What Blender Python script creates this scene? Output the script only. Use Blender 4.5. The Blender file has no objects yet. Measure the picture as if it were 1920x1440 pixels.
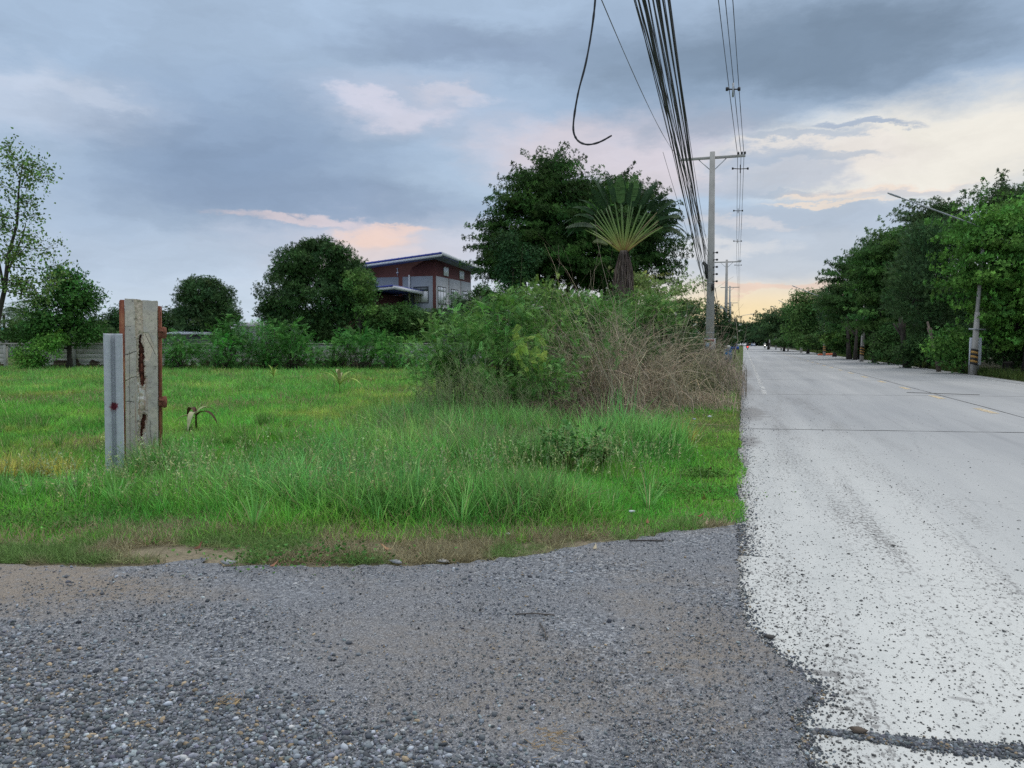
import bpy, math
import numpy as np
from mathutils import Vector, noise as mnoise

# ------------------------------------------------------------------ camera, sky, sun, exposure
scene = bpy.context.scene
col = scene.collection
F_PX, CX, CY = 1440.0, 960.0, 720.0
YAW, PITCH, CAM_H = math.radians(16.75), math.radians(3.06), 1.5

cam_data = bpy.data.cameras.new("camera")
cam = bpy.data.objects.new("camera", cam_data)
col.objects.link(cam)
cam.location = (0, 0, CAM_H)
cam.rotation_euler = (math.pi / 2 - PITCH, 0, YAW)
cam_data.sensor_width = 36.0
cam_data.lens = 36.0 * F_PX / 1920.0
cam_data.clip_start = 0.05
cam_data.clip_end = 3000
scene.camera = cam

R_ = np.array([math.cos(YAW), math.sin(YAW), 0.0])
FH = np.array([-math.sin(YAW), math.cos(YAW), 0.0])
Z_ = np.array([0.0, 0.0, 1.0])
FWD = FH * math.cos(PITCH) - Z_ * math.sin(PITCH)
UP = FH * math.sin(PITCH) + Z_ * math.cos(PITCH)

def ray(px, py):
    return FWD + R_ * (px - CX) / F_PX + UP * (CY - py) / F_PX
def P(px, py, D):                       # a point at horizontal depth D
    r = ray(px, py); r = r * (D / r.dot(FH))
    return np.array([r[0], r[1], CAM_H + r[2]])
def G(px, py, z=0.0):                   # a point on the ground
    r = ray(px, py); t = (z - CAM_H) / r[2]
    return np.array([r[0] * t, r[1] * t, z])
def T(px, D, z=0.0):                    # ground point in an image column at depth D
    p = P(px, 643, D); p[2] = z
    return p
def ZH(py, D):                          # height seen at row py at depth D
    return P(960, py, D)[2]

def s2l(c):
    c = np.array(c, float) / 255.0
    return tuple(np.where(c <= 0.04045, c / 12.92, ((c + 0.055) / 1.055) ** 2.4))

scene.view_settings.view_transform = 'Standard'
scene.view_settings.look = 'None'
scene.view_settings.exposure = 0.0
scene.view_settings.gamma = 1.0
scene.view_settings.use_curve_mapping = False
scene.render.engine = 'CYCLES'
scene.cycles.max_bounces = 5
scene.cycles.diffuse_bounces = 3
scene.cycles.glossy_bounces = 2
scene.cycles.transmission_bounces = 3
scene.cycles.transparent_max_bounces = 6
scene.cycles.caustics_reflective = False
scene.cycles.caustics_refractive = False
try:
    scene.cycles.use_denoising = False
    scene.cycles.denoiser = 'OPENIMAGEDENOISE'
except Exception:
    pass

ZENITH = 1.2       # brightness of the unseen cloud deck overhead, raised to light the ground
SUN_EL, SUN_AZ = 52.0, 25.0

def build_world():
    w = bpy.data.worlds.new("World"); scene.world = w
    w.use_nodes = True
    nt = w.node_tree; N = nt.nodes; L = nt.links
    N.clear()
    out = N.new('ShaderNodeOutputWorld'); bg = N.new('ShaderNodeBackground')
    L.new(bg.outputs[0], out.inputs[0])
    geo = N.new('ShaderNodeTexCoord')
    sep = N.new('ShaderNodeSeparateXYZ'); L.new(geo.outputs['Generated'], sep.inputs[0])
    def M(op, a, b=None, c=None, clamp=False):
        n = N.new('ShaderNodeMath'); n.operation = op; n.use_clamp = clamp
        for i, v in enumerate((a, b, c)):
            if v is None: continue
            if isinstance(v, (int, float)): n.inputs[i].default_value = v
            else: L.new(v, n.inputs[i])
        return n.outputs[0]
    az = M('MULTIPLY', M('ARCTAN2', sep.outputs[0], sep.outputs[1]), 57.29578)
    el = M('MULTIPLY', M('ARCSINE', sep.outputs[2]), 57.29578)
    comb = N.new('ShaderNodeCombineXYZ'); L.new(az, comb.inputs[0]); L.new(el, comb.inputs[1])
    # warp
    sc = N.new('ShaderNodeVectorMath'); sc.operation = 'MULTIPLY'; L.new(comb.outputs[0], sc.inputs[0])
    sc.inputs[1].default_value = (1 / 9.0, 1 / 3.6, 1)
    nz = N.new('ShaderNodeTexNoise'); nz.inputs['Scale'].default_value = 1.0
    nz.inputs['Detail'].default_value = 10; nz.inputs['Roughness'].default_value = 0.64
    L.new(sc.outputs[0], nz.inputs['Vector'])
    cen = N.new('ShaderNodeVectorMath'); cen.operation = 'SUBTRACT'; L.new(nz.outputs['Color'], cen.inputs[0]); cen.inputs[1].default_value = (.5, .5, .5)
    mul = N.new('ShaderNodeVectorMath'); mul.operation = 'MULTIPLY'; L.new(cen.outputs[0], mul.inputs[0]); mul.inputs[1].default_value = (13, 5.2, 0)
    wv = N.new('ShaderNodeVectorMath'); wv.operation = 'ADD'; L.new(comb.outputs[0], wv.inputs[0]); L.new(mul.outputs[0], wv.inputs[1])
    # base gradient in elevation
    ramp = N.new('ShaderNodeValToRGB'); L.new(M('DIVIDE', el, 40.0, clamp=True), ramp.inputs[0])
    e = ramp.color_ramp.elements
    e[0].position = 0.0; e[0].color = (*s2l((205, 220, 234)), 1)
    e[1].position = 1.0; e[1].color = (*s2l((176, 190, 212)), 1)
    for p, c in ((0.1, (199, 214, 231)), (0.25, (183, 203, 225)), (0.42, (167, 189, 215)), (0.62, (172, 193, 218))):
        x = e.new(p); x.color = (*s2l(c), 1)
    cur = ramp.outputs[0]
    def azel(px, py):
        r = ray(px, py); r = r / np.linalg.norm(r)
        return math.degrees(math.atan2(r[0], r[1])), math.degrees(math.asin(r[2]))
    def blob(px, py, rx, ry, c, k=1.0, soft=0.75, warp=True):
        nonlocal cur
        a, b = azel(px, py)
        a2, _ = azel(px + rx, py); _, b2 = azel(px, py - ry)
        sx, sy = 1 / max(abs(a2 - a), .1), 1 / max(abs(b2 - b), .1)
        v = N.new('ShaderNodeVectorMath'); v.operation = 'MULTIPLY_ADD'
        L.new(wv.outputs[0] if warp else comb.outputs[0], v.inputs[0])
        v.inputs[1].default_value = (sx, sy, 0); v.inputs[2].default_value = (-a * sx, -b * sy, 0)
        ln = N.new('ShaderNodeVectorMath'); ln.operation = 'LENGTH'; L.new(v.outputs[0], ln.inputs[0])
        mr = N.new('ShaderNodeMapRange'); mr.interpolation_type = 'SMOOTHSTEP'
        L.new(ln.outputs['Value'], mr.inputs['Value'])
        mr.inputs['From Min'].default_value = 1 + soft * .6; mr.inputs['From Max'].default_value = 1 - soft * .6
        mr.inputs['To Min'].default_value = 0; mr.inputs['To Max'].default_value = k
        mx = N.new('ShaderNodeMix'); mx.data_type = 'RGBA'
        L.new(mr.outputs[0], mx.inputs['Factor']); L.new(cur, mx.inputs['A']); mx.inputs['B'].default_value = (*s2l(c), 1)
        cur = mx.outputs['Result']
    # glow low over the road and the cream break on the right
    blob(1450, 600, 560, 110, (238, 228, 216), .8, 1.3, False)
    blob(1420, 605, 230, 58, (253, 229, 182), .95, 1.3, False)
    blob(1780, 275, 460, 95, (243, 238, 227), .97, .9); blob(1520, 300, 230, 36, (236, 229, 224), .7, .8); blob(1230, 330, 120, 24, (236, 222, 222), .6, 1.0)
    blob(1130, 275, 230, 60, (225, 215, 222), .85, .9)
    blob(740, 470, 260, 70, (216, 212, 222), .7, 1.0)
    blob(100, 190, 220, 55, (200, 214, 234), .9, .9)
    blob(80, 420, 330, 100, (172, 192, 217), .6, 1.2)
    # dark decks
    blob(440, 300, 260, 115, (132, 154, 184), .85, 1.4)
    blob(600, 375, 300, 36, (140, 160, 188), .75, 1.2)
    blob(900, 95, 240, 38, (141, 160, 187), .75, 1.3)
    blob(1170, 130, 130, 110, (146, 167, 192), .6, 1.2)
    blob(1520, 95, 400, 88, (119, 139, 161), .9, 1.0)
    blob(1330, 230, 150, 40, (150, 168, 190), .6, .8)
    blob(1580, 425, 380, 52, (181, 194, 211), .9, .6)
    blob(1420, 330, 150, 30, (180, 192, 210), .7, .5)
    blob(1500, 480, 260, 50, (196, 206, 219), .8, .8)
    # bright breaks
    blob(770, 200, 150, 46, (196, 203, 221), .6, 1.3); blob(750, 212, 90, 20, (217, 215, 228), .7, 1.0); blob(850, 180, 66, 12, (216, 216, 229), .65, 1.0); blob(690, 190, 60, 10, (214, 214, 229), .7, .9)
    blob(710, 440, 75, 24, (245, 216, 203), .9, .9); blob(740, 418, 70, 9, (240, 214, 205), .8, .8); blob(560, 405, 120, 9, (226, 210, 212), .7, .8); blob(700, 475, 120, 20, (232, 216, 214), .7, 1.0)
    blob(1640, 350, 170, 12, (244, 228, 214), .9, .6)
    blob(1330, 470, 120, 14, (226, 226, 228), .7, .7)
    blob(1610, 238, 110, 9, (168, 182, 202), .9, .5)
    blob(1450, 545, 150, 8, (236, 206, 190), .7, .8)
    blob(1500, 265, 120, 8, (176, 190, 208), .7, .7); blob(1440, 300, 90, 14, (172, 187, 207), .7, .7); blob(1550, 300, 110, 9, (182, 194, 210), .7, .7)
    blob(1480, 355, 90, 7, (176, 190, 208), .7, .7); blob(1700, 350, 120, 8, (186, 197, 211), .6, .7)
    blob(1380, 425, 100, 9, (222, 219, 222), .6, .8); blob(1560, 375, 120, 5, (246, 230, 214), .8, .7)
    blob(250, 470, 240, 40, (186, 202, 222), .6, 1.2); blob(60, 150, 80, 14, (204, 215, 233), .5, 1.2); blob(170, 178, 80, 12, (206, 217, 235), .5, 1.2)
    # fine mottling
    n2 = N.new('ShaderNodeTexNoise'); n2.inputs['Scale'].default_value = 1.0; n2.inputs['Detail'].default_value = 9
    n2.inputs['Roughness'].default_value = .55
    s2 = N.new('ShaderNodeVectorMath'); s2.operation = 'MULTIPLY'; L.new(wv.outputs[0], s2.inputs[0]); s2.inputs[1].default_value = (1 / 7.0, 1 / 2.6, 1)
    L.new(s2.outputs[0], n2.inputs['Vector'])
    mr = N.new('ShaderNodeMapRange'); L.new(n2.outputs[0], mr.inputs['Value'])
    mr.inputs['From Min'].default_value = .3; mr.inputs['From Max'].default_value = .7
    mr.inputs['To Min'].default_value = .92; mr.inputs['To Max'].default_value = 1.09
    vm = N.new('ShaderNodeVectorMath'); vm.operation = 'SCALE'; L.new(cur, vm.inputs[0]); L.new(mr.outputs[0], vm.inputs['Scale'])
    # cloud deck out of view overhead, brightened as added light for the scene
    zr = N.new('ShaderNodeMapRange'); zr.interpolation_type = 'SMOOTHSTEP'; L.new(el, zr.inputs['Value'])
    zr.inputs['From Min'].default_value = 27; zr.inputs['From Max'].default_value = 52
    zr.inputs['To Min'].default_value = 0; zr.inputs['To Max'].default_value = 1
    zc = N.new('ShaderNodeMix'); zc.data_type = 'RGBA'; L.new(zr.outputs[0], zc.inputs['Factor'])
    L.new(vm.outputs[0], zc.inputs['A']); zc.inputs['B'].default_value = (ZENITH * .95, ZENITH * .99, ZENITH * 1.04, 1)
    # a little of the clear sky behind the clouds
    sky = N.new('ShaderNodeTexSky'); sky.sky_type = 'NISHITA'; sky.sun_disc = False
    sky.sun_elevation = math.radians(SUN_EL); sky.sun_rotation = math.radians(SUN_AZ)
    sk = N.new('ShaderNodeVectorMath'); sk.operation = 'SCALE'; L.new(sky.outputs[0], sk.inputs[0]); sk.inputs['Scale'].default_value = .05
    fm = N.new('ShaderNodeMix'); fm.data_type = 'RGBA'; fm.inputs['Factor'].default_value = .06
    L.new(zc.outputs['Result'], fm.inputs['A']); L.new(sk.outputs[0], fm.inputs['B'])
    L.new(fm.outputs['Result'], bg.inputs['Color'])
    bg.inputs['Strength'].default_value = 1.0
build_world()

sun_data = bpy.data.lights.new("sun", 'SUN')
sun_data.energy = 1.0; sun_data.angle = math.radians(25); sun_data.color = (1.0, .95, .88)
sun = bpy.data.objects.new("sun", sun_data); col.objects.link(sun)
sun.rotation_euler = (math.radians(90 - SUN_EL), 0, math.radians(180 - SUN_AZ))

# ------------------------------------------------------------------ helpers
rng = np.random.default_rng(7)

def tag(o, label=None, cat=None, group=None, kind=None):
    if label: o["label"] = label
    if cat: o["category"] = cat
    if group: o["group"] = group
    if kind: o["kind"] = kind
    return o

def empty(name, loc, label, cat, group=None, rz=0.0):
    o = bpy.data.objects.new(name, None)
    o.location = [float(v) for v in loc]; o.rotation_euler = (0, 0, rz)
    o.empty_display_size = .2
    col.objects.link(o)
    return tag(o, label, cat, group)

def mesh_np(name, V, faces_list, mat, parent=None, tint=None, smooth=False):
    """V (n,3); faces_list: list of int arrays (m,k)"""
    me = bpy.data.meshes.new(name)
    V = np.ascontiguousarray(V, dtype=np.float32)
    me.vertices.add(len(V)); me.vertices.foreach_set("co", V.ravel())
    loops = np.concatenate([f.ravel() for f in faces_list]).astype(np.int32)
    sizes = np.concatenate([np.full(len(f), f.shape[1], np.int32) for f in faces_list])
    starts = np.concatenate([[0], np.cumsum(sizes)[:-1]]).astype(np.int32)
    me.loops.add(len(loops)); me.loops.foreach_set("vertex_index", loops)
    me.polygons.add(len(sizes)); me.polygons.foreach_set("loop_start", starts)
    try: me.polygons.foreach_set("loop_total", sizes)
    except Exception: pass
    if smooth: me.polygons.foreach_set("use_smooth", np.ones(len(sizes), bool))
    me.update(calc_edges=True)
    if tint is not None:
        a = me.color_attributes.new("tint", 'FLOAT_COLOR', 'POINT')
        t = np.ones((len(V), 4), np.float32); t[:, :3] = tint
        a.data.foreach_set("color", t.ravel())
    if mat: me.materials.append(mat)
    o = bpy.data.objects.new(name, me)
    col.objects.link(o)
    if parent is not None: o.parent = parent
    return o

class MB:
    """collects shapes into one mesh"""
    def __init__(s): s.v = []; s.f = {}; s.n = 0
    def add(s, V, F):
        V = np.asarray(V, float); s.v.append(V)
        for f in F: s.f.setdefault(len(f), []).append([i + s.n for i in f])
        s.n += len(V); return s
    def box(s, x0, x1, y0, y1, z0, z1, bev=0.0):
        V = [(x0, y0, z0), (x1, y0, z0), (x1, y1, z0), (x0, y1, z0), (x0, y0, z1), (x1, y0, z1), (x1, y1, z1), (x0, y1, z1)]
        if bev <= 0:
            return s.add(V, [(0, 3, 2, 1), (4, 5, 6, 7), (0, 1, 5, 4), (1, 2, 6, 5), (2, 3, 7, 6), (3, 0, 4, 7)])
        b = bev
        ring = lambda i, z: [(x0 + i, y0 + b, z), (x0 + b, y0 + i, z), (x1 - b, y0 + i, z), (x1 - i, y0 + b, z),
                             (x1 - i, y1 - b, z), (x1 - b, y1 - i, z), (x0 + b, y1 - i, z), (x0 + i, y1 - b, z)]
        rings = [ring(b, z0), ring(0, z0 + b), ring(0, z1 - b), ring(b, z1)]
        V = [p for r in rings for p in r]
        F = [tuple(range(7, -1, -1)), tuple(range(24, 32))]
        for k in range(3):
            for i in range(8):
                j = (i + 1) % 8
                F.append((k * 8 + i, k * 8 + j, (k + 1) * 8 + j, (k + 1) * 8 + i))
        return s.add(V, F)
    def tube(s, pts, rad, n=8, cap=True):
        pts = np.asarray(pts, float)
        if np.isscalar(rad): rad = [rad] * len(pts)
        V = []; up = None
        for i, p in enumerate(pts):
            t = pts[min(i + 1, len(pts) - 1)] - pts[max(i - 1, 0)]
            t = t / (np.linalg.norm(t) + 1e-9)
            if up is None:
                a = np.array([0, 0, 1.0]) if abs(t[2]) < .9 else np.array([1.0, 0, 0])
            else: a = up
            u = a - t * a.dot(t); u /= np.linalg.norm(u) + 1e-9; up = u
            w = np.cross(t, u)
            for k in range(n):
                an = 2 * math.pi * k / n
                V.append(p + rad[i] * (math.cos(an) * u + math.sin(an) * w))
        F = []
        for i in range(len(pts) - 1):
            for k in range(n):
                j = (k + 1) % n
                F.append((i * n + k, i * n + j, (i + 1) * n + j, (i + 1) * n + k))
        if cap:
            F.append(tuple(range(n - 1, -1, -1))); F.append(tuple(range((len(pts) - 1) * n, len(pts) * n)))
        return s.add(V, F)
    def poly(s, V, F): return s.add(V, F)
    def build(s, name, mat, parent=None, smooth=False, tint=None):
        V = np.concatenate(s.v)
        return mesh_np(name, V, [np.array(f) for f in s.f.values()], mat, parent, tint, smooth)

def lathe(mb, prof, n=16, c=(0, 0)):
    V = []; F = []
    for r, z in prof:
        for k in range(n):
            a = 2 * math.pi * k / n; V.append((c[0] + r * math.cos(a), c[1] + r * math.sin(a), z))
    for i in range(len(prof) - 1):
        for k in range(n):
            j = (k + 1) % n; F.append((i * n + k, i * n + j, (i + 1) * n + j, (i + 1) * n + k))
    F.append(tuple(range(n - 1, -1, -1))); F.append(tuple(range((len(prof) - 1) * n, len(prof) * n)))
    mb.add(V, F); return mb

# ---- materials
def new_mat(name):
    m = bpy.data.materials.new(name); m.use_nodes = True
    nt = m.node_tree; nt.nodes.clear()
    o = nt.nodes.new('ShaderNodeOutputMaterial'); b = nt.nodes.new('ShaderNodeBsdfPrincipled')
    nt.links.new(b.outputs[0], o.inputs[0])
    return m, nt, b, o

def nn(nt, t, **kw):
    n = nt.nodes.new(t)
    for k, v in kw.items():
        if k in n.inputs: n.inputs[k].default_value = v
        else: setattr(n, k, v)
    return n

def noise_tex(nt, scale, detail=5, rough=.55, coord='Object', stretch=None, w=None):
    tc = nt.nodes.new('ShaderNodeTexCoord'); src = tc.outputs[coord]
    if stretch:
        mp = nt.nodes.new('ShaderNodeMapping'); mp.inputs['Scale'].default_value = stretch
        nt.links.new(src, mp.inputs[0]); src = mp.outputs[0]
    n = nt.nodes.new('ShaderNodeTexNoise'); n.inputs['Scale'].default_value = scale
    n.inputs['Detail'].default_value = detail; n.inputs['Roughness'].default_value = rough
    nt.links.new(src, n.inputs['Vector'])
    return n.outputs[0]

def ramp(nt, src, stops):
    r = nt.nodes.new('ShaderNodeValToRGB'); nt.links.new(src, r.inputs[0])
    e = r.color_ramp.elements
    e[0].position = stops[0][0]; e[0].color = (*stops[0][1], 1)
    e[1].position = stops[-1][0]; e[1].color = (*stops[-1][1], 1)
    for p, c in stops[1:-1]:
        x = e.new(p); x.color = (*c, 1)
    return r.outputs[0]

def mix(nt, f, a, b, mode='MIX'):
    m = nt.nodes.new('ShaderNodeMix'); m.data_type = 'RGBA'; m.blend_type = mode
    for s, v in (('Factor', f), ('A', a), ('B', b)):
        if isinstance(v, (int, float)): m.inputs[s].default_value = v
        elif isinstance(v, (tuple, list)): m.inputs[s].default_value = (*v[:3], 1)
        else: nt.links.new(v, m.inputs[s])
    return m.outputs['Result']

def maprange(nt, v, a, b, c=0.0, d=1.0):
    m = nt.nodes.new('ShaderNodeMapRange'); nt.links.new(v, m.inputs['Value'])
    m.inputs['From Min'].default_value = a; m.inputs['From Max'].default_value = b
    m.inputs['To Min'].default_value = c; m.inputs['To Max'].default_value = d
    return m.outputs[0]

def bump(nt, b, h, strength=.4, dist=.01):
    n = nt.nodes.new('ShaderNodeBump'); n.inputs['Strength'].default_value = strength; n.inputs['Distance'].default_value = dist
    nt.links.new(h, n.inputs['Height']); nt.links.new(n.outputs[0], b.inputs['Normal'])

def mat_simple(name, c, rough=.7, var=.25, scale=6.0, metal=0.0, bmp=.0, spec=None, stretch=None):
    m, nt, b, o = new_mat(name)
    n = noise_tex(nt, scale, 6, .6, stretch=stretch)
    lo = tuple(x * (1 - var) for x in c); hi = tuple(min(1, x * (1 + var)) for x in c)
    nt.links.new(ramp(nt, n, [(.3, lo), (.7, hi)]), b.inputs['Base Color'])
    b.inputs['Roughness'].default_value = rough; b.inputs['Metallic'].default_value = metal
    if spec is not None: b.inputs['Specular IOR Level'].default_value = spec
    if bmp: bump(nt, b, noise_tex(nt, scale * 6, 5), bmp, .01)
    return m

def mat_tint(name, rough=.6, trans=0.0, spec=.3, noise_amt=0.0, scale=20):
    m, nt, b, o = new_mat(name)
    at = nt.nodes.new('ShaderNodeAttribute'); at.attribute_name = 'tint'
    c = at.outputs['Color']
    if noise_amt:
        n = noise_tex(nt, scale, 6, .6)
        g = ramp(nt, n, [(.25, (1 - noise_amt,) * 3), (.75, (1 + noise_amt,) * 3)])
        c = mix(nt, 1.0, c, g, 'MULTIPLY')
    nt.links.new(c, b.inputs['Base Color'])
    b.inputs['Roughness'].default_value = rough; b.inputs['Specular IOR Level'].default_value = spec
    if trans:
        t = nt.nodes.new('ShaderNodeBsdfTranslucent'); nt.links.new(c, t.inputs[0])
        ms = nt.nodes.new('ShaderNodeMixShader'); ms.inputs[0].default_value = trans
        nt.links.new(b.outputs[0], ms.inputs[1]); nt.links.new(t.outputs[0], ms.inputs[2]); nt.links.new(ms.outputs[0], o.inputs[0])
    return m

M_LEAF = mat_tint("leaf", .6, .14, .12)
M_GRASS = mat_tint("grass_blade", .6, .5, .15)
M_STONE = mat_tint("stone", .85, 0, .2, .25, 60)
M_TWIG = mat_tint("dry_twig", .85, 0, .1)
M_BARK = mat_simple("bark", (.13, .105, .085), .95, .4, 5, bmp=.6, stretch=(1, 1, .3))
M_BARK_DARK = mat_simple("dark_bark", (.06, .05, .042), .95, .4, 5, bmp=.6, stretch=(1, 1, .3))
M_CONC = mat_simple("cast_concrete", (.40, .39, .36), .9, .22, 3, bmp=.3)
M_CONC_POLE = mat_simple("pole_concrete", (.42, .40, .37), .9, .2, 1.5, bmp=.2)
M_STEEL = mat_simple("galvanised_steel", (.42, .44, .45), .5, .15, 8, metal=.5)
M_RUST = mat_simple("rusty_steel", (.24, .085, .05), .85, .5, 30, bmp=.5)
M_BLACK = mat_simple("black_rubber", (.018, .018, .02), .5, .2, 20)
M_CABLE = mat_simple("cable_sheath", (.03, .032, .036), .55, .3, 2)
M_WIRE = mat_simple("wire_metal", (.12, .125, .13), .5, .2, 2)

# ---- numpy scatter
def rot_from(dirs, spin):
    """matrices whose local z = dirs, random spin about it"""
    d = dirs / (np.linalg.norm(dirs, axis=1, keepdims=True) + 1e-9)
    a = np.where(np.abs(d[:, 2:3]) < .95, np.array([[0, 0, 1.0]]), np.array([[1.0, 0, 0]]))
    x = np.cross(a, d); x /= np.linalg.norm(x, axis=1, keepdims=True) + 1e-9
    y = np.cross(d, x)
    c, s = np.cos(spin)[:, None], np.sin(spin)[:, None]
    return np.stack([x * c + y * s, -x * s + y * c, d], axis=2)    # columns

def scatter(name, tv, tf, pos, rot, scl, tint, mat, parent=None, smooth=False):
    """template verts tv (k,3), faces list of arrays; pos (n,3), rot (n,3,3), scl (n,) or (n,3), tint (n,3)"""
    n, k = len(pos), len(tv)
    scl = np.asarray(scl, float)
    if scl.ndim == 1: scl = scl[:, None].repeat(3, 1)
    V = np.einsum('nij,nkj->nki', rot, tv[None] * scl[:, None, :]) + pos[:, None, :]
    off = (np.arange(n) * k)[:, None, None]
    F = [(f[None] + off).reshape(-1, f.shape[1]) for f in tf]
    return mesh_np(name, V.reshape(-1, 3), F, mat, parent, np.repeat(tint, k, axis=0), smooth)

def tints(n, base, var=.2, hue=.12, r=None):
    r = r or rng
    b = np.array(base)[None]
    v = np.exp(r.normal(0, var, (n, 1)))
    h = 1 + r.normal(0, hue, (n, 3)) * np.array([[1, .4, .8]])
    return np.clip(b * v * h, 0, 1)

# leaf templates (leaf grows along +z, flat in x, normal y)
def leaf_shape(L=1.0, W=.3, fold=.06, bend=.15):
    v = np.array([(0, 0, 0), (W / 2, fold, .45 * L), (0, -bend * .3, .5 * L), (-W / 2, fold, .45 * L), (0, -bend, L)], float)
    return v, [np.array([(0, 1, 2), (0, 2, 3), (2, 1, 4), (3, 2, 4)])]
def join_t(parts):
    vs = []; tri = []; n = 0
    for v, fs in parts:
        vs.append(v)
        for f in fs: tri.append(f + n)
        n += len(v)
    return np.concatenate(vs), [np.concatenate(tri)]
def rotm(ax, ay, az):
    cx, sx, cy, sy, cz, sz = math.cos(ax), math.sin(ax), math.cos(ay), math.sin(ay), math.cos(az), math.sin(az)
    return np.array([[cz, -sz, 0], [sz, cz, 0], [0, 0, 1]]) @ np.array([[cy, 0, sy], [0, 1, 0], [-sy, 0, cy]]) @ np.array([[1, 0, 0], [0, cx, -sx], [0, sx, cx]])
def whorl(n=6, spread=1.15, L=1.0, W=.26, rnd=3):
    r = np.random.default_rng(rnd); ps = []
    for i in range(n):
        v, f = leaf_shape(L * r.uniform(.75, 1.1), W)
        m = rotm(spread + r.uniform(-.35, .35), 0, 2 * math.pi * i / n + r.uniform(-.3, .3))
        ps.append((v @ m.T, f))
    return join_t(ps)
def diamond(L, W):
    return np.array([(0, 0, 0), (W / 2, 0, L * .5), (0, 0, L), (-W / 2, 0, L * .5)], float), [np.array([(0, 1, 2, 3)])]
def pinnate(n=7, L=1.0, lw=.09, ll=.32, droop=.35):
    ps = []
    for i in range(n):
        t = (i + .6) / n
        y = -droop * t * t
        for s in (-1, 1):
            v, f = diamond(ll * (1 - .35 * t), lw)
            m = rotm(.25, s * 1.05, 0)
            ps.append((v @ m.T + np.array([0, y, t * L]), f))
    v = np.array([(.012, 0, 0), (-.012, 0, 0), (-.004, -droop, L), (.004, -droop, L)], float)
    ps.append((v, [np.array([(0, 1, 2, 3)])]))
    return join_t(ps)
def dwhorl(n, spread, L, W, rnd):
    r = np.random.default_rng(rnd); ps = []
    for i in range(n):
        v, f = diamond(L * r.uniform(.75, 1.1), W)
        m = rotm(spread + r.uniform(-.4, .4), 0, 2 * math.pi * i / n + r.uniform(-.3, .3))
        ps.append((v @ m.T, f))
    return join_t(ps)
W_MANGO = dwhorl(7, 1.25, 1.0, .24, 3)
W_BROAD = dwhorl(4, 1.2, 1.0, .60, 6)
W_SMALL = dwhorl(5, 1.1, 1.0, .40, 5)
W_PIN = pinnate(7)

def unit(n, r):
    v = r.normal(size=(n, 3)); return v / np.linalg.norm(v, axis=1, keepdims=True)

def crown_data(lobes, per_m2, r, pad=(.45, .45, .3), per_cluster=22, layered=False):
    """cluster centres on and inside the lobes, and leaf positions round them"""
    C = []; O = []
    for (cx, cy, cz, rx, ry, rz) in lobes:
        area = 4 * math.pi * ((rx * ry) ** 1.6 / 3 + (rx * rz) ** 1.6 / 3 + (ry * rz) ** 1.6 / 3) ** (1 / 1.6)
        n = max(4, int(area * per_m2))
        u = unit(n, r)
        rad = r.uniform(.55, 1.04, (n, 1)) ** .6
        C.append(np.array([cx, cy, cz]) + u * rad * np.array([rx, ry, rz])); O.append(u)
    C = np.concatenate(C); O = np.concatenate(O)
    keep = C[:, 2] > .15; C = C[keep]; O = O[keep]
    n = len(C)
    idx = np.repeat(np.arange(n), per_cluster)
    d = np.clip(r.normal(size=(len(idx), 3)), -1.7, 1.7)
    if layered:   # pads reach outwards and lie flat
        h = O[idx].copy(); h[:, 2] *= .25; h /= np.linalg.norm(h, axis=1, keepdims=True) + 1e-6
        side = np.cross(h, np.array([0, 0, 1.0]))
        rr0 = np.abs(d[:, :1]) * 1.0
        off = h * ((rr0 - .5) * pad[0] * 1.9) + side * (d[:, 1:2] * pad[1] * np.clip(1.25 - .45 * rr0, .15, 2)) + np.array([0, 0, 1.0]) * (d[:, 2:3] * pad[2])
        off[:, 2] += .10 * rr0[:, 0] * pad[0]
    else:
        off = d * np.array(pad)
    return C, O, idx, C[idx] + off

def make_crown(name, parent, lobes, tpl, leaf, base, r, per_m2=1.6, per_cluster=22, pad=(.4, .4, .28),
               layered=False, droop=0.0, up=.5, cl_var=.22, var=.24, hue=.1, extra=None):
    C, O, idx, pos = crown_data(lobes, per_m2, r, pad, per_cluster, layered)
    n = len(pos)
    dirs = O[idx] * .8 + r.normal(size=(n, 3)) * .55 + np.array([0, 0, up - droop])
    if layered: dirs[:, 2] = dirs[:, 2] * .3 + .12
    rot = rot_from(dirs, r.uniform(0, 6.28, n) if not layered else r.normal(0, .5, n) + math.pi)
    ct = tints(len(C), base, cl_var, hue, r)[idx]
    t = np.clip(ct * np.exp(r.normal(0, var, (n, 1))), 0, 1)
    o = scatter(name, tpl[0], tpl[1], pos, rot, leaf * r.uniform(.65, 1.25, n), t, M_LEAF, parent)
    return o, C

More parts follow.
